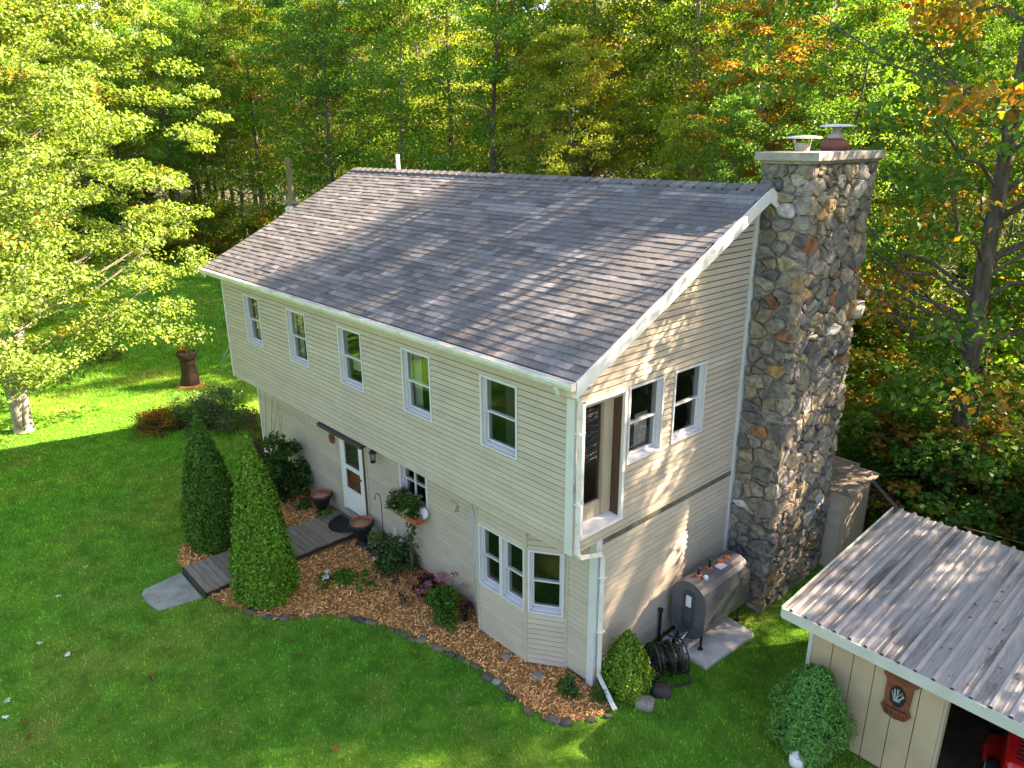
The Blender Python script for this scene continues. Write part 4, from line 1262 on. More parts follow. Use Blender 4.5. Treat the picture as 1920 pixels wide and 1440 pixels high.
# big sunlit trees on the left lawn
tA = tree_meshes(500, 16.5, 2.2, 5.9, 640, 200, 0.125, 0.20, 'maple', 'palebark', (0.9, -0.4), (0.5, 0.95), 0.36, 0.14, True)
place_tree(tA[0], tA[1], (-7.65, -3.95, 0), 0.0, (1, 1, 1), (0.165, 0.27, 0.05), 0.008, 'maple_tree', 'sunlit yellow green maple with pale forked trunk on the lawn', 'tree')
tB = tree_meshes(501, 18, 2.4, 5.6, 520, 170, 0.135, 0.22, 'maple', 'bark', (-0.3, 0.4), (0.55, 1.0), 0.38, 0.3)
place_tree(tB[0], tB[1], (-15.5, -4.2, 0), 0.7, (1, 1, 1), (0.155, 0.26, 0.045), 0.012, 'maple_tree', 'dark trunked sunlit maple behind the forked maple on the lawn', 'tree')
place_tree(tB[0], tB[1], (-20.5, -1.8, 0), 2.9, (0.95, 0.95, 1.0), (0.13, 0.245, 0.03), 0.02, 'maple_tree', 'greener maple at the far side of the left lawn', 'tree')
# young bare sapling
sap = MB(); rg = np.random.default_rng(3)
sap.tube([(0, 0, -.05), (0.02, 0, 0.8), (-.05, .03, 1.7), (0.0, 0.02, 2.3)], [0.045, .035, .028, .015], 6)
for k in range(16):
    z = rg.uniform(1.3, 2.2); a = rg.uniform(0, 6.28); l = rg.uniform(.5, 1.1)
    e = (l * math.cos(a), l * math.sin(a), z + rg.uniform(.3, .9)); sap.tube([(0, 0, z), (e[0] * .5, e[1] * .5, z + .2), e], [.016, .01, .004], 4)
t = thing('young_tree', 'thin young tree with bare reddish branches on the left lawn', 'tree', (-15.65, 0.8, 0))
sap.build('trunk', M['twig'], t)
rgs = np.random.default_rng(8); cc = rgs.normal(0, .45, (14, 3)) * [1, 1, .5] + [0, 0, 2.5]
V, lv, cv = cluster_leaves(cc, 0.22, .6, 10, .08, rgs)
o = link('crown', quads_mesh('crown', V, M['leaf'], lv, cv), t); o.color = (.2, .10, .05, .6)
mb = MB(); mb.lathe([(0.55, 0.0), (0.5, 0.04), (0.1, 0.06)], (0, 0, 0), 14, wob=.1); mb.build('mulch_ring', M['chip'], t)

# ------------------------------------------------------------------ garden plants
def shaped_bush(name, label, cat, loc, prof, n, leaf, colr, m='needle', seed=1, thick=0.16, up=0.5, wid=0.5, wob=0.08, fuzz=0.015, core=True, group=None, autumn=0.0, jit=0.6):
    """dense clipped shrub: sprays spread through the outer layer of a turned profile [(t, radius)] over height H=prof[-1][0]"""
    rng = np.random.default_rng(seed)
    zs = np.array([p[0] for p in prof]); rs_ = np.array([p[1] for p in prof])
    w = np.interp(np.linspace(0, zs[-1], 60), zs, rs_) + 0.03
    cdf = np.cumsum(w) / np.sum(w)
    z = np.interp(rng.random(n), cdf, np.linspace(0, zs[-1], 60))
    a = rng.uniform(0, 2 * np.pi, n)
    R = np.interp(z, zs, rs_)
    R = R * (1 + wob * np.sin(4 * a + z * 3 + seed) + 0.6 * wob * np.sin(9 * a - z * 5)) 
    rr = R * (1 - thick * rng.random(n) ** 1.5) + np.clip(R / .3, .25, 1) * rng.normal(0, fuzz, n) + np.clip(R / .3, .1, 1) * fuzz * 1.4 * np.maximum(0, np.sin(13 * a + 11 * z) * np.sin(17 * z - 5 * a))
    P = np.stack([rr * np.cos(a), rr * np.sin(a), z + rng.normal(0, 0.02, n)], 1)
    out = np.stack([np.cos(a), np.sin(a), np.full(n, up)], 1)
    Nn = norm(out + rng.normal(0, jit, (n, 3)))
    V = leaf_quads(P, Nn, leaf * rng.uniform(.6, 1.3, n), wid, rng)
    cvv = np.clip(0.5 + 0.5 * np.sin(a * 5 + z * 4) + rng.normal(0, .2, n), 0, 1)
    t = thing(name, label, cat, loc, 0, group)
    o = link('foliage', quads_mesh('foliage', V, M[m], rng.random(n), cvv), t); o.color = (*colr, autumn)
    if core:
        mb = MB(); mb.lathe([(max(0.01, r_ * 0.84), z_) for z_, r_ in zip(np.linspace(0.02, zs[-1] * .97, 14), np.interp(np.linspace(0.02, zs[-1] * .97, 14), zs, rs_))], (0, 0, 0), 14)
        mb.build('stems', M['darkgreen'], t, True)  # solid dark core added to block see-through, standing in for inner shade
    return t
M['darkgreen'] = mat('shrub_core', (0.018, 0.026, 0.010), 0.95, 0.4, 9)

shaped_bush('cedar_shrub', 'taller bright green clipped cone cedar on the near side of the boardwalk', 'shrub', (6.02, -2.22, 0), [(0, .44), (.25, .54), (.7, .56), (1.3, .49), (2.1, .34), (2.9, .17), (3.3, .07), (3.5, .01)], 26000, 0.075, (0.125, 0.28, 0.022), seed=2, up=.9, wob=.075, fuzz=.03)
shaped_bush('cedar_shrub', 'shorter dark green clipped cone cedar on the far side of the boardwalk', 'shrub', (3.35, -2.2, 0), [(0, .40), (.25, .52), (.75, .56), (1.3, .49), (2.0, .33), (2.7, .16), (3.05, .07), (3.25, .01)], 24000, 0.075, (0.070, 0.175, 0.018), seed=3, up=.9, wob=.075, fuzz=.03)
shaped_bush('dwarf_spruce', 'small light green cone spruce at the house corner beside the downspout', 'shrub', (12.56, 0.93, 0), [(0, .27), (.15, .33), (.4, .33), (.7, .26), (.95, .15), (1.1, .06), (1.17, .01)], 9000, 0.055, (0.16, 0.29, 0.026), seed=4, wob=.12, fuzz=.028)
cb = shaped_bush('arborvitae', 'round feathery green arborvitae in front of the shed wall', 'shrub', (15.14, 1.95, 0), [(0, .27), (.2, .41), (.55, .46), (.9, .38), (1.2, .24), (1.38, .12), (1.45, .01)], 24000, 0.058, (0.105, 0.29, 0.055), seed=5, wob=.16, thick=.35, up=1.1, fuzz=.045, wid=.36)

def leafy(name, label, cat, loc, centers, rad, flat, per, leaf, colr, seed, mname='leaf', group=None, stems=None, autumn=0.0, up=.8, wid=.6, flowers=None):
    rng = np.random.default_rng(seed)
    C = np.array(centers, float)
    V, lv, cv = cluster_leaves(C, np.full(len(C), rad), flat, per, leaf, rng, up, .7, wid)
    V[:, :, 2] = np.maximum(V[:, :, 2], 0.01)
    t = thing(name, label, cat, loc, 0, group)
    o = link('foliage', quads_mesh('foliage', V, M[mname], lv, cv), t); o.color = (colr[0] * 1.5, colr[1] * 1.5, colr[2] * 1.5, autumn)
    if stems is not False:
        mb = MB()
        for c in C[:: max(1, len(C) // 14)]:
            mb.tube([(c[0] * .15, c[1] * .15, -0.02), (c[0] * .6, c[1] * .6, c[2] * .55), tuple(c)], [.012, .009, .004], 4, False)
        mb.build('stem', M['twig'], t)
    if flowers:
        fm, fc, fr_, fp, fl = flowers
        V, lv, cv = cluster_leaves(np.array(fc, float), np.full(len(fc), fr_), .45, fp, fl, rng, 1.0, .5, .9)
        link('flowers', quads_mesh('flowers', V, M[fm], lv, cv), t)
    return t
def dome(n, R, H, seed, zmin=0.1, power=.5):
    g = np.random.default_rng(seed); out = []
    while len(out) < n:
        v = g.normal(size=3); v /= np.linalg.norm(v)
        if v[2] < -0.05: continue
        k = g.random() ** power
        out.append((v[0] * R * k, v[1] * R * k, zmin + abs(v[2]) * (H - zmin) * k))
    return out

leafy('rhododendron', 'dark leafy rhododendron bush against the wall left of the front door', 'bush', (2.2, 0.02, 0), dome(85, .72, 1.75, 1), .25, .7, 60, .11, (0.042, 0.10, 0.020), 31, autumn=.02)
leafy('lawn_shrub', 'grey green rounded shrub beside the left end of the house', 'bush', (-3.9, 0.9, 0), dome(80, 1.15, 1.15, 2), .3, .7, 70, .085, (0.075, 0.125, 0.055), 32, autumn=.02)
leafy('lawn_shrub', 'light green spreading shrub in the round island bed by the left end of the house', 'bush', (-5.0, 0.35, 0), dome(60, .95, .85, 12), .28, .7, 60, .085, (0.085, 0.155, 0.04), 132, autumn=.02)
leafy('lawn_shrub', 'reddish brown low shrub next to the grey green shrub', 'bush', (-4.75, -0.75, 0), dome(55, .8, .75, 3), .26, .6, 60, .075, (0.075, 0.06, 0.03), 33, autumn=.55)
leafy('dead_stalks', 'clump of brown dry stalks at the left corner of the house', 'plant', (-0.55, 0.6, 0), dome(34, .42, 1.35, 4), .16, 1.4, 40, .13, (0.10, 0.065, 0.03), 34, autumn=.2, up=.05, wid=.18)
leafy('small_shrub', 'low green shrub on the left lawn near the young tree', 'bush', (-14.2, .2, 0), dome(30, .8, .8, 5), .25, .7, 50, .09, (0.06, 0.15, 0.03), 35)
leafy('hydrangea', 'blue green leafy bush with pale flowers under the low window', 'bush', (6.95, 0.22, 0), dome(48, .46, .72, 6), .17, .7, 42, .085, (0.055, 0.12, 0.04), 36, flowers=('whiteflower', [(-.35, -.3, .22), (-.42, -.22, .15), (.1, .1, .68)], .06, 24, .035))
leafy('tall_sprig', 'tall sprig of dark leaves rising above the bush under the window', 'plant', (7.35, 0.34, 0), [(0, 0, .9), (.05, -.02, 1.05), (-.08, .02, .78), (.1, 0, .7), (.02, .03, 1.15)], .12, .9, 26, .075, (0.045, 0.10, 0.03), 37)
leafy('hosta', 'variegated pale leafy plant in a dark box beside the urn', 'plant', (6.12, 0.30, 0.18), dome(14, .22, .28, 7, .02), .11, .6, 30, .09, (0.15, 0.21, 0.07), 38, stems=False)
leafy('ground_plant', 'low bright green perennial growing in the mulch', 'plant', (6.55, -0.95, 0), dome(16, .42, .22, 8, .02), .13, .5, 34, .075, (0.07, 0.185, 0.02), 39, stems=False, flowers=('whiteflower', [(-.2, -.12, .2), (-.1, -.2, .18)], .08, 18, .05))
leafy('ground_plant', 'sparse green perennial near the middle of the mulch bed', 'plant', (7.0, -0.55, 0), dome(11, .42, .2, 9, .02), .11, .5, 26, .07, (0.075, 0.19, 0.02), 40, stems=False)
leafy('sedum', 'green sedum with dusty pink flower heads in front of the wall', 'plant', (8.78, 0.10, 0), dome(40, .42, .48, 10), .14, .7, 40, .07, (0.065, 0.17, 0.02), 41,
      flowers=('sedum', [(-.1, .1, .68), (.05, .2, .72), (-.25, .15, .6), (.25, .3, .5), (-.4, -.1, .42), (-.45, -.25, .30), (-.15, 0, .62), (.1, .05, .66), (-.3, -.2, .38)], .10, 80, .03))
leafy('sedum', 'small green sedum clump below the pink sedum', 'plant', (9.2, -0.10, 0), dome(22, .32, .34, 11), .12, .7, 40, .065, (0.065, 0.16, 0.02), 42, stems=False)
leafy('coral_bells', 'burgundy leafed plant between the bush and the pink sedum', 'plant', (8.15, 0.12, 0), dome(16, .26, .42, 12), .11, .7, 30, .07, (0, 0, 0), 43, 'burgundy')
leafy('spindly_rose', 'thin stemmed plant with sparse burgundy leaves in the open mulch', 'plant', (8.1, -0.42, 0), [(-.3, .05, .55), (-.2, 0, .42), (-.12, .1, .6), (.1, .1, .5), (-.35, .1, .35), (0, 0, .25), (.15, .25, .62), (.02, .02, .12)], .10, .8, 18, .055, (0, 0, 0), 44, 'burgundy')
leafy('coral_bells', 'dark reddish plant at the foot of the bay window', 'plant', (9.32, 0.2, 0), dome(10, .16, .4, 13), .09, .8, 26, .05, (0, 0, 0), 45, 'burgundy')
leafy('corner_weed', 'small green weed at the foot of the right corner board', 'plant', (11.95, 0.25, 0), dome(14, .24, .2, 14, .02), .1, .6, 40, .06, (0.06, 0.13, 0.03), 46, stems=False)
leafy('corner_weed', 'tuft of dark grass beside the downspout outlet', 'plant', (12.42, 0.42, 0), dome(12, .2, .2, 15, .02), .1, .9, 50, .08, (0.045, 0.11, 0.02), 47, stems=False, up=.1, wid=.2)
leafy('door_plant', 'bright green plant beside the boardwalk at the front door', 'plant', (4.0, 0.16, 0), dome(12, .2, .3, 16, .03), .1, .7, 36, .07, (0.085, 0.21, 0.03), 48, stems=False)
leafy('door_plant', 'green plant at the foot of the rhododendron behind the urn', 'plant', (3.15, 0.12, 0), dome(12, .25, .35, 17, .03), .11, .7, 36, .07, (0.06, 0.14, 0.03), 49, stems=False)
leafy('mum', 'round green chrysanthemum with cream buds in the window box', 'plant', (7.42, 0.36, 1.42), dome(40, .27, .44, 18, .02), .11, .8, 60, .045, (0.055, 0.12, 0.02), 50, stems=False, flowers=('creamflower', dome(26, .33, .48, 19, .05, .1), .07, 14, .022))
leafy('mum', 'darker green chrysanthemum behind the first in the window box', 'plant', (6.98, 0.38, 1.42), dome(36, .25, .40, 20, .02), .11, .8, 60, .045, (0.045, 0.105, 0.018), 51, stems=False, flowers=('creamflower', dome(8, .3, .42, 21, .05, .1), .06, 10, .02))
fb = thing('window_box', 'terracotta flower box hung under the low window', 'planter', (7.2, 0.40, 1.26))
mb = MB(); mb.hexa([(-.44, -.10, 0), (.44, -.10, 0), (.44, .10, 0), (-.44, .10, 0), (-.5, -.15, .17), (.5, -.15, .17), (.5, .13, .17), (-.5, .13, .17)]); me = mb.mesh('box', M['terracotta']); bevel_me(me, .012, 2); link('box', me, fb)
for x in (-.3, .3):
    mb = MB(); mb.tube([(x, .17, .15), (x, .12, -.02), (x, -.08, -.02)], .012, 5); mb.build('bracket', M['black'], fb)
o = MB().lathe([(0.01, 0), (.12, .01), (.13, .02), (.10, .035)], (0, 0, 0), 16).build('sun_hat', M['label'], None, True, (7.66, LO - 0.09, 1.50), (math.radians(75), 0, .2))
tag(o, 'pale round straw disc hung at the right bottom corner of the low window', 'ornament')

# climbing canes on the wall
mb = MB()
for k, (x0, x1, z1_) in enumerate([(.5, .9, 2.2), (.4, 1.3, 2.3), (.9, 1.4, 1.9), (.3, .5, 2.4), (1.1, 1.25, 2.1)]):
    mb.tube([(x0, LO - .04, 0.05), ((x0 + x1) / 2 - .1, LO - .05, z1_ * .5), (x1, LO - .03, z1_)], [.008, .006, .003], 4)
tag(mb.build('bare_vine', M['twig']), 'thin bare vine canes climbing the wall at the left corner', 'vine')

# ------------------------------------------------------------------ boardwalk, slab, mat, urns
bw = thing('boardwalk', 'weathered grey plank boardwalk leading to the front door', 'walkway', (4.6, -1.3, 0))
X0, X1 = -0.58, 0.64
y = -1.83; k = 0; rb = random.Random(3)
while y < 1.80:
    w = 0.135
    mb = MB(); a = rb.uniform(-.012, .012); dz = rb.uniform(-.003, .003)
    mb.box(X0 + rb.uniform(-.015, .015), X1 + rb.uniform(-.015, .015), y, y + w - 0.010, 0.115 + dz, 0.15 + dz)
    o = mb.build('plank', M['plank'], bw); k += 1
    y += w
for x in (X0 + .03, X1 - .07):
    mb = MB(); mb.box(x, x + .04, -1.8, 1.78, -0.02, 0.114); mb.build('side_beam', M['darkwood'], bw)
mb = MB(); mb.box(X0 + .0, X1, -1.87, -1.835, 0, .13); mb.build('end_board', M['darkwood'], bw)
mb = MB(); mb.prism([(4.24, -4.05, 0), (4.6, -4.07, 0), (5.03, -3.98, 0), (5.12, -3.6, 0), (5.18, -3.20, 0), (4.0, -3.19, 0), (4.06, -3.6, 0), (4.12, -3.97, 0)], (0, 0, -0.05), (0, 0, 0.035))
me = mb.mesh('stone_slab', M['slab']); bevel_me(me, .012, 1); tag(link('stone_slab', me), 'flat grey flagstone at the lawn end of the boardwalk', 'slab')
mb = MB(); pts = [(.46 * math.cos(t), -.55 * math.sin(t), 0) for t in np.linspace(0, math.pi, 18)]
mb.prism(pts, (0, 0, 0), (0, 0, .018)); mb2 = mb
tag(mb2.build('door_mat', M['rubber'], None, False, (4.78, 0.44, 0.157)), 'black half round rubber door mat on the boardwalk', 'mat')

def urn(loc, label, sc=1.0):
    t = thing('urn_planter', label, 'planter', loc, 0, None); t.scale = (sc, sc, sc)
    mb = MB(); mb.lathe([(.15, 0), (.16, .03), (.13, .07), (.10, .12), (.11, .17), (.17, .27), (.215, .40), (.235, .46), (.265, .47), (.27, .54), (.245, .55), (.235, .50)], (0, 0, 0), 24); mb.build('urn', M['rubber'], t, True)
    mb = MB(); mb.lathe([(.15, .42), (.225, .51), (.24, .575), (.225, .58), (.205, .535)], (0, 0, 0), 24); mb.build('inner_pot', M['terracotta'], t, True)
    mb = MB(); mb.lathe([(.21, .52), (.208, .545)], (0, 0, 0), 20); mb.build('dish', M['dish'], t, True)
    return t
urn((3.72, 0.27, 0), 'black urn with terracotta dish beside the rhododendron')
urn((5.62, 0.22, 0), 'black urn with terracotta dish at the corner of the boardwalk', 1.05)
bx = thing('plant_box', 'dark plastic box holding the variegated plant', 'planter', (6.14, 0.28, 0))
mb = MB(); mb.box(-.24, .24, -.16, .16, 0, .20); me = mb.mesh('box', M['black']); bevel_me(me, .01, 1); link('box', me, bx)
sh = thing('shepherd_hook', 'tall black iron shepherd hook by the wall', 'garden hook', (6.32, 0.34, 0))
mb = MB(); P = [(0, 0, -.1), (0, 0, 1.32)] + [(-.11 + .11 * math.cos(t), 0, 1.32 + .13 * math.sin(t)) for t in np.linspace(.3, math.pi * 1.0, 8)] + [(-.235, 0, 1.27), (-.27, 0, 1.25), (-.30, 0, 1.28)]
mb.tube(P, .009, 6); mb.build('rod', M['black'], sh)
mb = MB(); mb.lathe([(.01, .40), (.028, .44), (.01, .48)], (0, 0, 0), 8); mb.build('knob', M['black'], sh)

# edging stones along the bed
er = random.Random(15)
edge = [p for p in BEDS]
seg0 = 30; acc = 0
ring = [Vector((p[0], p[1])) for p in edge]
path = [Vector(p) for p in [(6.35, -2.72), (6.8, -2.45), (7.15, -2.05), (7.5, -1.55), (8.15, -1.2), (8.7, -.98), (9.28, -0.8), (9.9, -.62), (10.43, -0.53), (11.24, -0.54), (11.8, -0.58), (12.3, -0.42), (12.62, 0.0), (12.75, .42)]]
d = 0.0
for a, b in zip(path[:-1], path[1:]):
    ln = (b - a).length; 
    while d < ln:
        p = a + (b - a) * (d / ln)
        s = er.uniform(.08, .21)
        if er.random() < .86:
            o = link('edging_stone', er.choice(STONES), None, (p.x + er.uniform(-.04, .04), p.y + er.uniform(-.04, .04), s * .06), (er.uniform(-.4, .4), er.uniform(-.4, .4), math.atan2((b - a).y, (b - a).x) + er.uniform(-.3, .3)), (s * 1.15, s * er.uniform(.55, .9), s * er.uniform(.4, .6)))
            c = stone_colour(er); o.color = (c[0] * .62, c[1] * .64, c[2] * .52, 1)
            tag(o, 'rough field stone edging the mulch bed', 'stone', 'field stones edging the mulch bed')
        d += s * 1.2
    d -= ln
for (x, y, s, lb) in ((10.62, 0.02, .13, 'small pale stone lying in the mulch below the bay window'), (11.35, .08, .16, 'flat dark stone lying in the mulch below the bay window'), (12.98, .88, .26, 'grey rock on the grass beside the small spruce')):
    o = link('garden_stone', STONES[5], None, (x, y, s * .2), (0, 0, x), (s * 1.2, s, s * .7)); o.color = (.27, .25, .21, 1); tag(o, lb, 'stone')

# fallen leaves on the lawn: single ones big enough to see
fl = random.Random(8)
lm = {}
for nm, mm in (('pale', M['whiteflower']), ('rust', M['deadleaf'])):
    g = np.random.default_rng(2); n = 5
    Pq = np.stack([.05 * np.cos(np.arange(n) * 1.256), .05 * np.sin(np.arange(n) * 1.256), np.full(n, .02)], 1)
    lm[nm] = quads_mesh('fallen_leaf', leaf_quads(Pq, norm(np.array([[0, 0, 1.0]]) + g.normal(0, .3, (n, 3))), np.full(n, .12), .5, g), mm, g.random(n))
for (x, y, nm) in [(4.6, -5.9, 'pale'), (5.9, -6.6, 'pale'), (6.3, -6.7, 'pale'), (6.1, -7.0, 'pale'), (3.2, -5.3, 'pale'), (6.6, -6.5, 'rust'), (7.0, -6.5, 'rust'), (4.9, -5.0, 'rust'), (7.4, -5.6, 'rust'), (9.9, -4.6, 'rust'), (6.9, -4.7, 'rust'), (2.4, -4.6, 'pale'), (10.4, -3.2, 'rust'), (8.1, -2.6, 'rust'), (1.2, -6.6, 'pale'), (12.9, -2.2, 'rust'), (5.3, -5.6, 'pale')]:
    o = link('fallen_leaf', lm[nm], None, (x, y, .035), (fl.uniform(-.3, .3), fl.uniform(-.3, .3), fl.uniform(0, 6)), (.6, .6, .6))
    tag(o, 'pale upturned leaf fallen on the front lawn' if nm == 'pale' else 'rust brown leaf fallen on the front lawn', 'leaf', 'pale leaves fallen on the lawn' if nm == 'pale' else 'brown leaves fallen on the lawn')

# ------------------------------------------------------------------ left yard
pl_ = thing('log_planter', 'dark carved log pedestal planted with flowers on the left lawn', 'planter', (-8.6, 1.6, 0))
mb = MB(); mb.lathe([(.36, 0), (.34, .12), (.28, .5), (.25, .85), (.27, .95), (.25, 1.0)], (0, 0, 0), 16, wob=.06); mb.build('log', M['carved'], pl_, True)
mb = MB(); mb.lathe([(.26, 1.0), (.34, 1.1), (.37, 1.28), (.33, 1.32), (.28, 1.25)], (0, 0, 0), 14, wob=.1); mb.build('bowl', M['carved'], pl_, True)
mb = MB(); mb.lathe([(.5, 0), (.47, .06), (.2, .08)], (0, 0, 0), 16, wob=.08); mb.build('mulch_ring', M['chip'], pl_)
g = np.random.default_rng(5); V, lv, cv = cluster_leaves(g.normal(0, .16, (14, 3)) * [1, 1, .4] + [0, 0, 1.42], .12, .8, 26, .07, g)
o = link('flowers', quads_mesh('flowers', V, M['leaf'], lv, cv), pl_); o.color = (.10, .17, .03, .1)
pp = thing('propped_poles', 'pair of pale metal poles propped against the far end of the house', 'pole', (-10.2, 3.3, 0))
for k in range(2):
    mb = MB(); mb.tube([(0, 0, 0), (2.5 + k * .1, -.1 + .35 * k, 1.95 - .15 * k)], .035, 6); mb.build('pole', M['galv'], pp)

up_ = thing('utility_pole', 'wooden utility pole with grey transformer rising behind the roof', 'utility pole', (-13.99, 9.0, 0))
mb = MB(); mb.tube([(0, 0, -.3), (0, 0, 7.9)], [.17, .13], 10); mb.build('pole', M['pole'], up_, True)
mb = MB(); mb.lathe([(.2, 0), (.24, .04), (.24, .75), (.2, .82), (.05, .84)], (.25, -.2, 4.95), 14); mb.build('transformer', M['galv'], up_, True)
mb = MB(); mb.box(-.75, .75, -.06, .06, 5.9, 6.0); mb.build('crossarm', M['pole'], up_)
for x in (-.65, -.25, .55):
    mb = MB(); mb.lathe([(.03, 0), (.06, .04), (.04, .1), (.06, .14), (.03, .2)], (x, 0, 6.0), 8); mb.build('insulator', M['white'], up_, True)
for k, (x, z) in enumerate(((-.65, 6.2), (.55, 6.2), (.1, 5.4))):
    mb = MB(); mb.tube([(x, 0, z), (x - 4, 3, z - .5), (x - 9, 7, z - .7), (x - 16, 12, z + .1)], .010, 4); mb.build('wire', M['black'], up_)

# ------------------------------------------------------------------ oil tank, pad, hose reel
pad = MB(); pad.prism([(12.22, 2.36, 0), (13.19, 2.31, 0), (13.28, 3.72, 0), (12.22, 3.86, 0)], (0, 0, -.05), (0, 0, .08))
me = pad.mesh('concrete_pad', M['concrete']); bevel_me(me, .015, 1); tag(link('concrete_pad', me), 'pale concrete pad under the oil tank', 'pad')
tk = thing('oil_tank', 'dark grey oval oil tank on legs beside the house wall', 'tank', (12.62, 2.5, 0.08))
def obround(r, h, n=10):
    out = []
    for k in range(n + 1):
        t = math.pi * k / n; out.append((r * math.cos(t), h / 2 - r + r * math.sin(t)))
    for k in range(n + 1):
        t = math.pi + math.pi * k / n; out.append((r * math.cos(t), -(h / 2 - r) + r * math.sin(t)))
    return out
def oblong(mb, secs):
    n = None; vs = []; fs = []
    for (y, r, h) in secs:
        q = obround(r, h); n = len(q); vs += [(a, y, .74 + b) for a, b in q]
    for i in range(len(secs) - 1):
        for k in range(n):
            fs.append((i * n + k, i * n + (k + 1) % n, (i + 1) * n + (k + 1) % n, (i + 1) * n + k))
    fs.append(tuple(reversed(range(n)))); fs.append(tuple((len(secs) - 1) * n + k for k in range(n)))
    mb.add(vs, fs)
mb = MB(); oblong(mb, [(0.02, .29, 1.06), (.02, .33, 1.1), (0.0, .335, 1.11), (0.0, .345, 1.12), (.035, .345, 1.12), (.05, .34, 1.115), (1.38, .34, 1.115), (1.40, .345, 1.12), (1.44, .345, 1.12), (1.44, .30, 1.07)])
mb.build('shell', M['tank'], tk, False)
mb = MB(); oblong(mb, [(0.012, .12, .80), (0.019, .12, .80)]); mb.build('end_panel', M['tankdark'], tk)
mb = MB(); mb.box(-.055, .05, .004, .011, .80, 1.02); mb.build('label', M['label'], tk)
for z in (.52, .58, .64, .70):
    mb = MB(); mb.box(-.06, .06, .004, .011, z, z + .028); mb.build('embossed_bar', M['tank'], tk)
for (x, y) in ((-.24, .12), (.24, .12), (-.24, 1.32), (.24, 1.32)):
    mb = MB(); mb.tube([(x, y, 0), (x, y, .34)], .022, 8); mb.lathe([(.05, 0), (.05, .012)], (x, y, 0), 10); mb.build('leg', M['black'], tk)
for (y, mm, h) in ((.28, 'black', .13), (.62, 'black', .16)):
    mb = MB(); mb.lathe([(.05, 0), (.055, .03), (.03, .04)], (-.02, y, 1.29), 10); mb.build('bung', M['orange'], tk)
    mb = MB(); mb.lathe([(.028, .03), (.028, h), (.036, h + .005), (.036, h + .035), (.01, h + .045)], (-.02, y, 1.29), 10); mb.build('pipe_stub', M[mm], tk)
for y in (.95, 1.18):
    mb = MB(); mb.lathe([(.055, -.004), (.055, .02), (.02, .025)], (0.0, y, 1.295), 10); mb.build('cap', M['orange'], tk)
mb = MB(); mb.lathe([(.04, 0), (.045, .06), (.02, .08)], (.1, .33, 1.26), 10); mb.build('gauge', M['white'], tk)
mb = MB(); mb.box(-.0, .14, .75, .95, 1.285, 1.298); mb.build('sticker', M['label'], tk)
mb = MB(); mb.tube([(0, .02, .28), (0, -.12, .26), (-.15, -.2, .2), (-.4, -.1, .12)], .015, 6); mb.build('fuel_line', M['black'], tk)
vp = MB(); vp.tube([(0, 0, 0), (0, 0, .68)], .028, 8); vp.lathe([(.045, 0), (.05, .05), (.02, .07)], (0, 0, .66), 8)
tag(vp.build('fill_pipe', M['black'], None, False, (L + 0.07, 2.32, 0)), 'black vent pipe standing against the wall beside the oil tank', 'pipe')
hr = thing('hose_reel', 'black garden hose reel with coiled hose beside the oil tank', 'hose reel', (12.80, 1.70, 0), math.radians(62))
mb = MB()
for x in (-.26, .26):
    mb.tube([(x + .27 * 0, .27 * math.cos(t), .34 + .27 * math.sin(t)) for t in np.linspace(0, 2 * math.pi, 20)] if False else [(x, .29 * math.cos(t), .36 + .29 * math.sin(t)) for t in np.linspace(0, 2 * math.pi, 22)], .016, 6, False)
    for k in range(4):
        t = k * math.pi / 4; mb.tube([(x, .29 * math.cos(t), .36 + .29 * math.sin(t)), (x, -.29 * math.cos(t), .36 - .29 * math.sin(t))], .011, 5)
mb.build('reel_rim', M['black'], hr)
mb = MB(); mb.lathe([(.10, -.26), (.10, .26)], (0, 0, 0), 14)
o = mb.build('drum', M['black'], hr, True, (0, 0, .36), (0, math.radians(90), 0))
mb = MB(); P = []
g = random.Random(2)
for k in range(150):
    t = k * .45; r_ = .15 + .045 * math.floor(k / 42) + g.uniform(-.006, .006); u = (k % 42) / 42; u = u if (k // 42) % 2 == 0 else 1 - u
    P.append((-.23 + .46 * u, r_ * math.cos(t), .36 + r_ * math.sin(t)))
mb.tube(P, .017, 6); mb.build('hose', M['hose'], hr, True)
mb = MB(); mb.tube([(-.3, -.3, 0.02), (-.3, .02, .36), (-.3, .3, .02)], .018, 6); mb.tube([(.3, -.3, .02), (.3, .02, .36), (.3, .3, .02)], .018, 6); mb.tube([(-.3, -.3, .03), (.3, -.3, .03)], .016, 6); mb.tube([(-.3, .3, .03), (.3, .3, .03)], .016, 6)
mb.build('stand', M['black'], hr)
mb = MB(); mb.tube([(.2, .1, .5), (.5, .3, .55), (.6, .6, .3), (.45, .75, .05), (.2, .8, .02)], .014, 6); mb.build('hose_tail', mat('pale_hose', (.25, .33, .28), .5), hr)
mb = MB(); mb.tube([(-.31, 0, .36), (-.37, 0, .36), (-.37, -.12, .44), (-.43, -.12, .44)], .012, 6); mb.build('crank', M['galv'], hr)
leafy('tank_weeds', 'dark weeds growing along the wall behind the hose reel', 'plant', (12.42, 1.95, 0), [(x, y, z) for x, y, z in [(0, -.3, .12), (.05, 0, .18), (-.05, .2, .15), (.05, .35, .12), (0, -.5, .1)]], .14, .8, 40, .07, (.04, .075, .025), 60, stems=False)
o = link('garden_stone', STONES[9], None, (13.0, 1.3, .06), (0, 0, .5), (.3, .26, .2)); o.color = (.07, .06, .055, 1); tag(o, 'dark broken rock on the grass beneath the hose reel', 'stone')

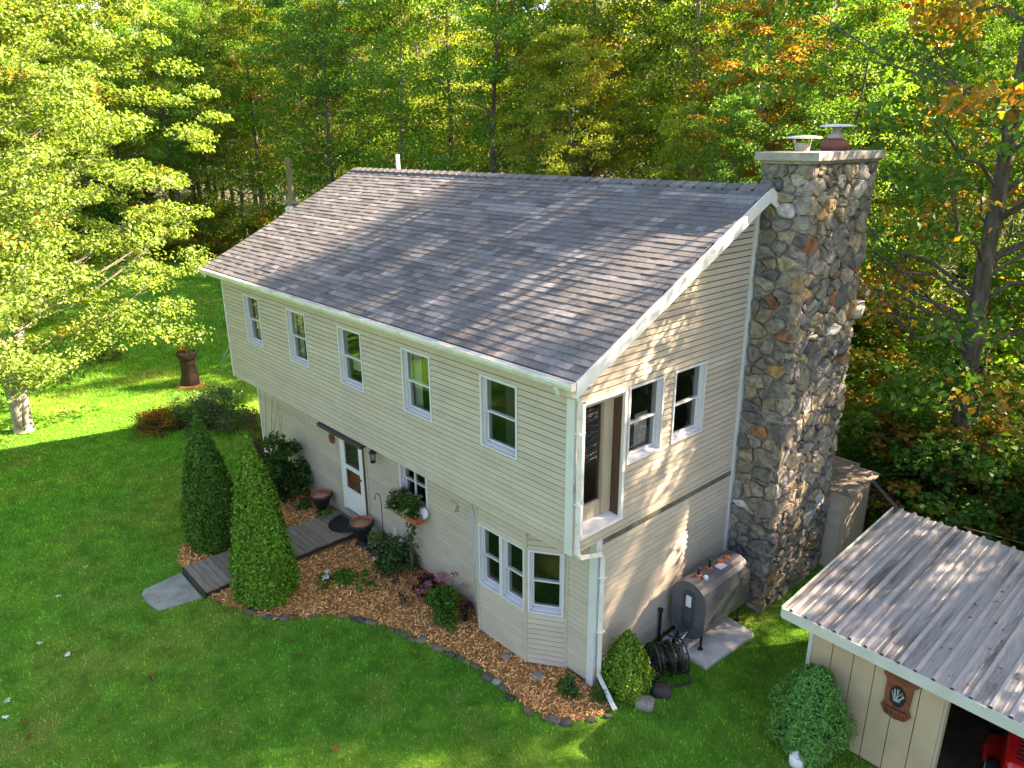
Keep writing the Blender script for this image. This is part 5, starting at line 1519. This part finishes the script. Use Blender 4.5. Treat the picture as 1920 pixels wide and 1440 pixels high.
# ------------------------------------------------------------------ bump-out behind the chimney and deck rail
bo = thing('wood_locker', 'small sided locker with flat weathered top behind the chimney', 'locker', (12.75, 7.4, 0))
mb = MB(); mb.box(-.6, .60, -.52, .55, 0, 1.80); mb.build('carcass', M['tanwood'], bo)
LK = Frame((0, -.522, 0), (1, 0, 0), (0, -1, 0))
for k in range(17):
    z = .05 + k * .1016
    mb = MB(); mb.hexa([LK.p(-.55, -.001, z), LK.p(.55, -.001, z), LK.p(.55, .018, z), LK.p(-.55, .018, z), LK.p(-.55, -.001, z + .101), LK.p(.55, -.001, z + .101), LK.p(.55, .004, z + .101), LK.p(-.55, .004, z + .101)])
    mb.build('siding_board', M['siding'], bo)
mb = MB(); mb.box(.552, .625, -.55, -.5225, .02, 1.79); mb.build('corner_board', M['tanwood'], bo)
for k in range(5):
    mb = MB(); mb.box(.602, .62, -.50 + k * .21, -.50 + k * .21 + .2, .05, 1.78); mb.build('side_board', M['tanwood'], bo)
for k in range(6):
    mb = MB(); mb.hexa([(-.7, -.66 + k * .225, 1.81 + .012 * k), (.74, -.66 + k * .225, 1.81 + .012 * k), (.74, -.44 + k * .225, 1.82 + .012 * k), (-.7, -.44 + k * .225, 1.82 + .012 * k),
                        (-.7, -.66 + k * .225, 1.84 + .012 * k), (.74, -.66 + k * .225, 1.84 + .012 * k), (.74, -.44 + k * .225, 1.85 + .012 * k), (-.7, -.44 + k * .225, 1.85 + .012 * k)]); mb.build('top_board', M['plank'], bo)
dr = thing('deck_rail', 'brown wooden deck railing descending behind the locker', 'railing', (12.9, 8.6, 0))
mb = MB(); mb.tube([(-.6, .3, 1.45), (.2, .15, 1.40), (1.3, -.45, 1.0)], [.05, .05, .05], 4); mb.build('top_rail', M['plank'], dr)
mb = MB(); mb.hexa([(-.6, .28, 1.1), (.2, .13, 1.05), (.2, .17, 1.05), (-.6, .32, 1.1), (-.6, .28, 1.38), (.2, .13, 1.33), (.2, .17, 1.33), (-.6, .32, 1.38)]); mb.hexa([(.2, .131, 1.05), (1.3, -.47, .6), (1.3, -.43, .6), (.2, .171, 1.05), (.2, .131, 1.33), (1.3, -.47, .93), (1.3, -.43, .93), (.2, .171, 1.33)]); mb.build('rail_board', M['brownwood'], dr)
for (x, y, h) in ((-.55, .34, 1.42), (.2, .20, 1.38), (1.28, -.40, .98)):
    mb = MB(); mb.box(x - .045, x + .045, y - .0, y + .09, -.05, h); mb.build('post', M['brownwood'], dr)
bxw = thing('cedar_box', 'open cedar box standing on the deck behind the chimney', 'box', (12.55, 8.45, 0))
mb = MB()
for (x0, x1, y0, y1) in ((-.3, .3, -.2, -.17), (-.3, .3, .17, .2), (-.3, -.27, -.17, .17), (.27, .3, -.17, .17)):
    mb.box(x0, x1, y0, y1, 0, 1.75)
mb.build('side', M['tanwood'], bxw)
mb = MB(); mb.box(-.265, .265, -.165, .165, 1.2, 1.55); mb.build('filling', mat('sunlit_orange', (.5, .2, .05), .9, .3, 20, .6, 60), bxw)  # orange of the sunlit box top, put in as a coloured block

# ------------------------------------------------------------------ shed / lean-to carport
SR = math.radians(-1.2)
sd = thing('carport', 'lean-to carport with ribbed tin roof and tan board wall', 'carport', (14.51, 2.08, 0), SR)
RW, RD, ZF, ZB = 6.0, 3.72, 2.05, 2.35
def rz_(y): return ZF + (ZB - ZF) * y / RD
nS = 7; wS = RW / nS
for k in range(nS):
    mb = MB(); x0 = k * wS; prof = []
    nr = 4; pitch = wS / nr
    prof.append((0, 0))
    for q in range(nr):
        c = q * pitch + pitch / 2 - .0
        prof += [(c - .034, 0.0), (c - .016, .042), (c + .016, .042), (c + .034, 0.0)]
        if q < nr - 1:
            m_ = q * pitch + pitch
            prof += [(m_ - .02, 0.0), (m_ - .01, .006), (m_ + .01, .006), (m_ + .02, 0.0)]
    prof.append((wS + .015, 0.001))
    vs = []; fs = []; ny = 3
    for j in range(ny + 1):
        y = -.03 + (RD + .06) * j / ny
        for (u, h) in prof: vs.append((x0 + u, y, rz_(y) + h + .003 * (k % 2)))
    n = len(prof)
    for j in range(ny):
        for i in range(n - 1): fs.append((j * n + i, j * n + i + 1, (j + 1) * n + i + 1, (j + 1) * n + i))
    mb.add(vs, fs)
    mb.mi = [1 if (prof[i][1] > .03 or prof[i + 1][1] > .03) else 0 for j in range(ny) for i in range(n - 1)]
    mb.build('roof_sheet', [M['tin'], M['tinrib']], sd)
mb = MB(); mb.box(-.02, RW, -.055, -.028, ZF - .15, ZF + .012); mb.build('fascia', M['shedtrim'], sd)
mb = MB(); mb.hexa([(-.05, -.03, ZF - .15), (-.022, -.03, ZF - .15), (-.022, RD, ZB - .15), (-.05, RD, ZB - .15), (-.05, -.03, ZF + .02), (-.022, -.03, ZF + .02), (-.022, RD, ZB + .02), (-.05, RD, ZB + .02)]); mb.build('barge_board', M['shedtrim'], sd)
mb = MB(); mb.hexa([(0, 0, ZF - .05), (RW, 0, ZF - .05), (RW, RD, ZB - .05), (0, RD, ZB - .05), (0, 0, ZF - .008), (RW, 0, ZF - .008), (RW, RD, ZB - .008), (0, RD, ZB - .008)]); mb.build('roof_deck', M['brownwood'], sd)
# front wall boards
wx0, wx1 = .34, 2.15
nb = 6; bwid = (wx1 - wx0) / nb
for k in range(nb):
    mb = MB(); mb.box(wx0 + k * bwid, wx0 + (k + 1) * bwid - .012, .30, .33, .02, ZF - .01); mb.build('wall_board', M['shedwall'], sd)
mb = MB(); mb.box(wx0, wx1 - .01, .331, .36, .0, ZF - .01); mb.build('wall_backing', M['sheath'], sd)
mb = MB(); mb.box(wx0 - .06, wx0 - .001, .285, .40, .0, ZF + .0); mb.build('corner_board', M['shedtrim'], sd)
mb = MB(); mb.box(wx1 - .008, wx1 + .03, .30, .42, .0, ZF - .01); mb.build('jamb', M['tanwood'], sd)
for k in range(9):
    mb = MB(); mb.box(wx0 - .04, wx0 - .012, .41 + k * .36, .41 + k * .36 + .35, .02, ZF - .01); mb.build('wall_board', M['shedwall'], sd)
mb = MB(); mb.box(wx0, RW, RD - .12, RD - .09, 0, ZB - .12); mb.build('back_wall', M['brownwood'], sd)
for x in (3.9, RW - .1):
    mb = MB(); mb.box(x, x + .1, .1, .2, -.1, ZF - .05); mb.build('post', M['brownwood'], sd)
mb = MB(); mb.add([(wx0, .36, .006), (RW, .05, .006), (RW, RD, .006), (wx0, RD, .006)], [(0, 1, 2, 3)]); mb.build('dirt_floor', M['dirt'], sd)
# rusty wall ornament (wall stove plaque)
wo_ = thing('wall_plaque', 'rusty red iron wall plaque hung on the tan shed wall', 'ornament', (16.11, 2.335, 1.05), SR)
mb = MB(); mb.prism([(-.21, 0, .62), (.21, 0, .62), (.23, 0, .57), (.17, 0, .50), (.165, 0, .14), (.20, 0, .06), (.14, 0, -.04), (0, 0, -.08), (-.14, 0, -.04), (-.20, 0, .06), (-.165, 0, .14), (-.17, 0, .50), (-.23, 0, .57)], (0, 0, 0), (0, -.03, 0)); mb.build('plate', M['rust'], wo_)
mb = MB(); mb.prism([(.105 * math.cos(t), 0, .30 + .17 * math.sin(t)) for t in np.linspace(0, 2 * math.pi, 17)[:-1]], (0, -.031, 0), (0, -.036, 0)); mb.build('dark_field', M['black'], wo_)
g = random.Random(9); mb = MB()
for k in range(9):
    a = g.uniform(.3, 2.8); mb.tube([(g.uniform(-.04, .04), -.045, .22), (.09 * math.cos(a), -.05, .30 + .13 * math.sin(a))], .007, 5)
mb.build('relief', M['galv'], wo_)
mb = MB(); mb.tube([(.15 * math.cos(t), -.05 - .04 * math.sin(t), .10) for t in np.linspace(0, math.pi, 9)], .012, 5)
for k in range(9):
    t = math.pi * k / 8; mb.tube([(.15 * math.cos(t), -.04 - .05 * math.sin(t), .11), (.13 * math.cos(t), -.03 - .03 * math.sin(t), -.04)], .009, 5)
mb.build('basket', M['rust'], wo_)

# red ride-on mower under the roof
mw = thing('ride_on_mower', 'red ride-on mower with black grille parked under the tin roof', 'mower', (17.52, 3.55, 0), math.radians(10))
def lofted(secs, m, name, parent, bev=.02):
    mb = MB(); vs = []; fs = []
    for (y, w, z0, z1) in secs: vs += [(-w, y, z0), (w, y, z0), (w * .93, y, z1 - .05), (w * .72, y, z1), (-w * .72, y, z1), (-w * .93, y, z1 - .05)]
    n = 6
    for i in range(len(secs) - 1):
        for k in range(n): fs.append((i * n + k, i * n + (k + 1) % n, (i + 1) * n + (k + 1) % n, (i + 1) * n + k))
    fs.append(tuple(reversed(range(n)))); fs.append(tuple((len(secs) - 1) * n + k for k in range(n)))
    mb.add(vs, fs); me = mb.mesh(name, m); bevel_me(me, bev, 2)
    me.polygons.foreach_set('use_smooth', [True] * len(me.polygons))
    return link(name, me, parent)
lofted([(-.62, .22, .38, .58), (-.52, .30, .34, .70), (-.1, .32, .34, .80), (.35, .32, .34, .86)], M['redpaint'], 'hood', mw)
for k in range(9):
    mb = MB(); z = .0; y = -.46 + k * .07; zz = .715 + (k * .07) * .22
    mb.box(-.17, .17, y, y + .04, zz - .015, zz + .012); mb.build('grille_slat', M['grille'], mw)
mb = MB(); mb.tube([(-.34, -.45, .40), (-.30, -.66, .36), (.30, -.66, .36), (.34, -.45, .40)], .035, 8); mb.build('bumper', M['grille'], mw, True)
for x in (-.2, .2):
    mb = MB(); mb.lathe([(.055, 0), (.06, .02), (.03, .05)], (0, 0, 0), 12); mb.build('headlight', M['label'], mw, True, (x, -.60, .48), (math.radians(90), 0, 0))
for (x, y, r_) in ((-.38, -.25, .19), (.38, -.25, .19), (-.42, .95, .27), (.42, .95, .27)):
    mb = MB(); mb.lathe([(r_ * .6, -.09), (r_ * .95, -.08), (r_, -.03), (r_, .03), (r_ * .95, .08), (r_ * .6, .09)], (0, 0, 0), 18)
    wh = mb.build('wheel', M['rubber'], mw, True, (x, y, r_), (0, math.radians(90), 0))
    mb = MB(); mb.lathe([(r_ * .58, -.095), (r_ * .58, .095)], (0, 0, 0), 14); mb.build('rim', M['label'], wh)
lofted([(.36, .30, .30, .45), (.8, .30, .30, .45), (1.0, .42, .35, .62), (1.3, .40, .35, .62)], M['redpaint'], 'body', mw)
lofted([(.75, .22, .62, .72), (1.1, .24, .62, .74), (1.2, .22, .64, 1.0), (1.27, .20, .66, 1.05)], M['grille'], 'seat', mw)
mb = MB(); mb.tube([(0, .42, .8), (0, .56, 1.0)], .02, 6); mb.tube([(.18 * math.cos(t), .56 + .12 * math.sin(t), 1.0 + .1 * math.sin(t)) for t in np.linspace(0, 6.283, 16)], .016, 6); mb.build('steering_wheel', M['grille'], mw)
lofted([(.0, .52, .10, .22), (.3, .55, .10, .24), (.6, .52, .10, .22)], M['redpaint'], 'mower_deck', mw)
yb_ = thing('yellow_tub', 'yellow plastic tub in the shade under the tin roof', 'tub', (16.75, 4.75, 0))
mb = MB(); mb.lathe([(.17, 0), (.21, .3), (.225, .42), (.235, .43), (.21, .43), (.19, .1)], (0, 0, 0), 16); mb.build('tub', M['yellow'], yb_, True)
mb = MB(); mb.lathe([(.05, 0), (.11, .02), (.11, .16), (.06, .21), (.03, .22), (.03, .26), (.01, .26)], (0, 0, 0), 14)
tag(mb.build('white_jug', M['white'], None, True, (15.2, 1.55, 0.0)), 'white plastic jug on the grass under the round arborvitae', 'jug')

# leaf litter on the tin roof
def roof_leaves():
    g = np.random.default_rng(14); n = 260
    x = g.uniform(.1, 5.8, n); y = g.uniform(.1, RD - .1, n)
    k = g.random(n) < (0.25 + .75 * (x > 1.8)); x, y = x[k], y[k]; n = len(x)
    ca, sa = math.cos(SR), math.sin(SR)
    P = np.stack([14.51 + ca * x - sa * y, 2.08 + sa * x + ca * y, rz_(y) + .036], 1)
    V = leaf_quads(P, norm(np.array([[0, -.08, 1.0]]) + g.normal(0, .15, (n, 3))), g.uniform(.03, .085, n), .55, g)
    tag(link('fallen_leaves', quads_mesh('fallen_leaves', V, M['deadleaf'], g.random(n))), 'dry brown leaves scattered over the tin roof', 'leaves', kind='stuff')
roof_leaves()
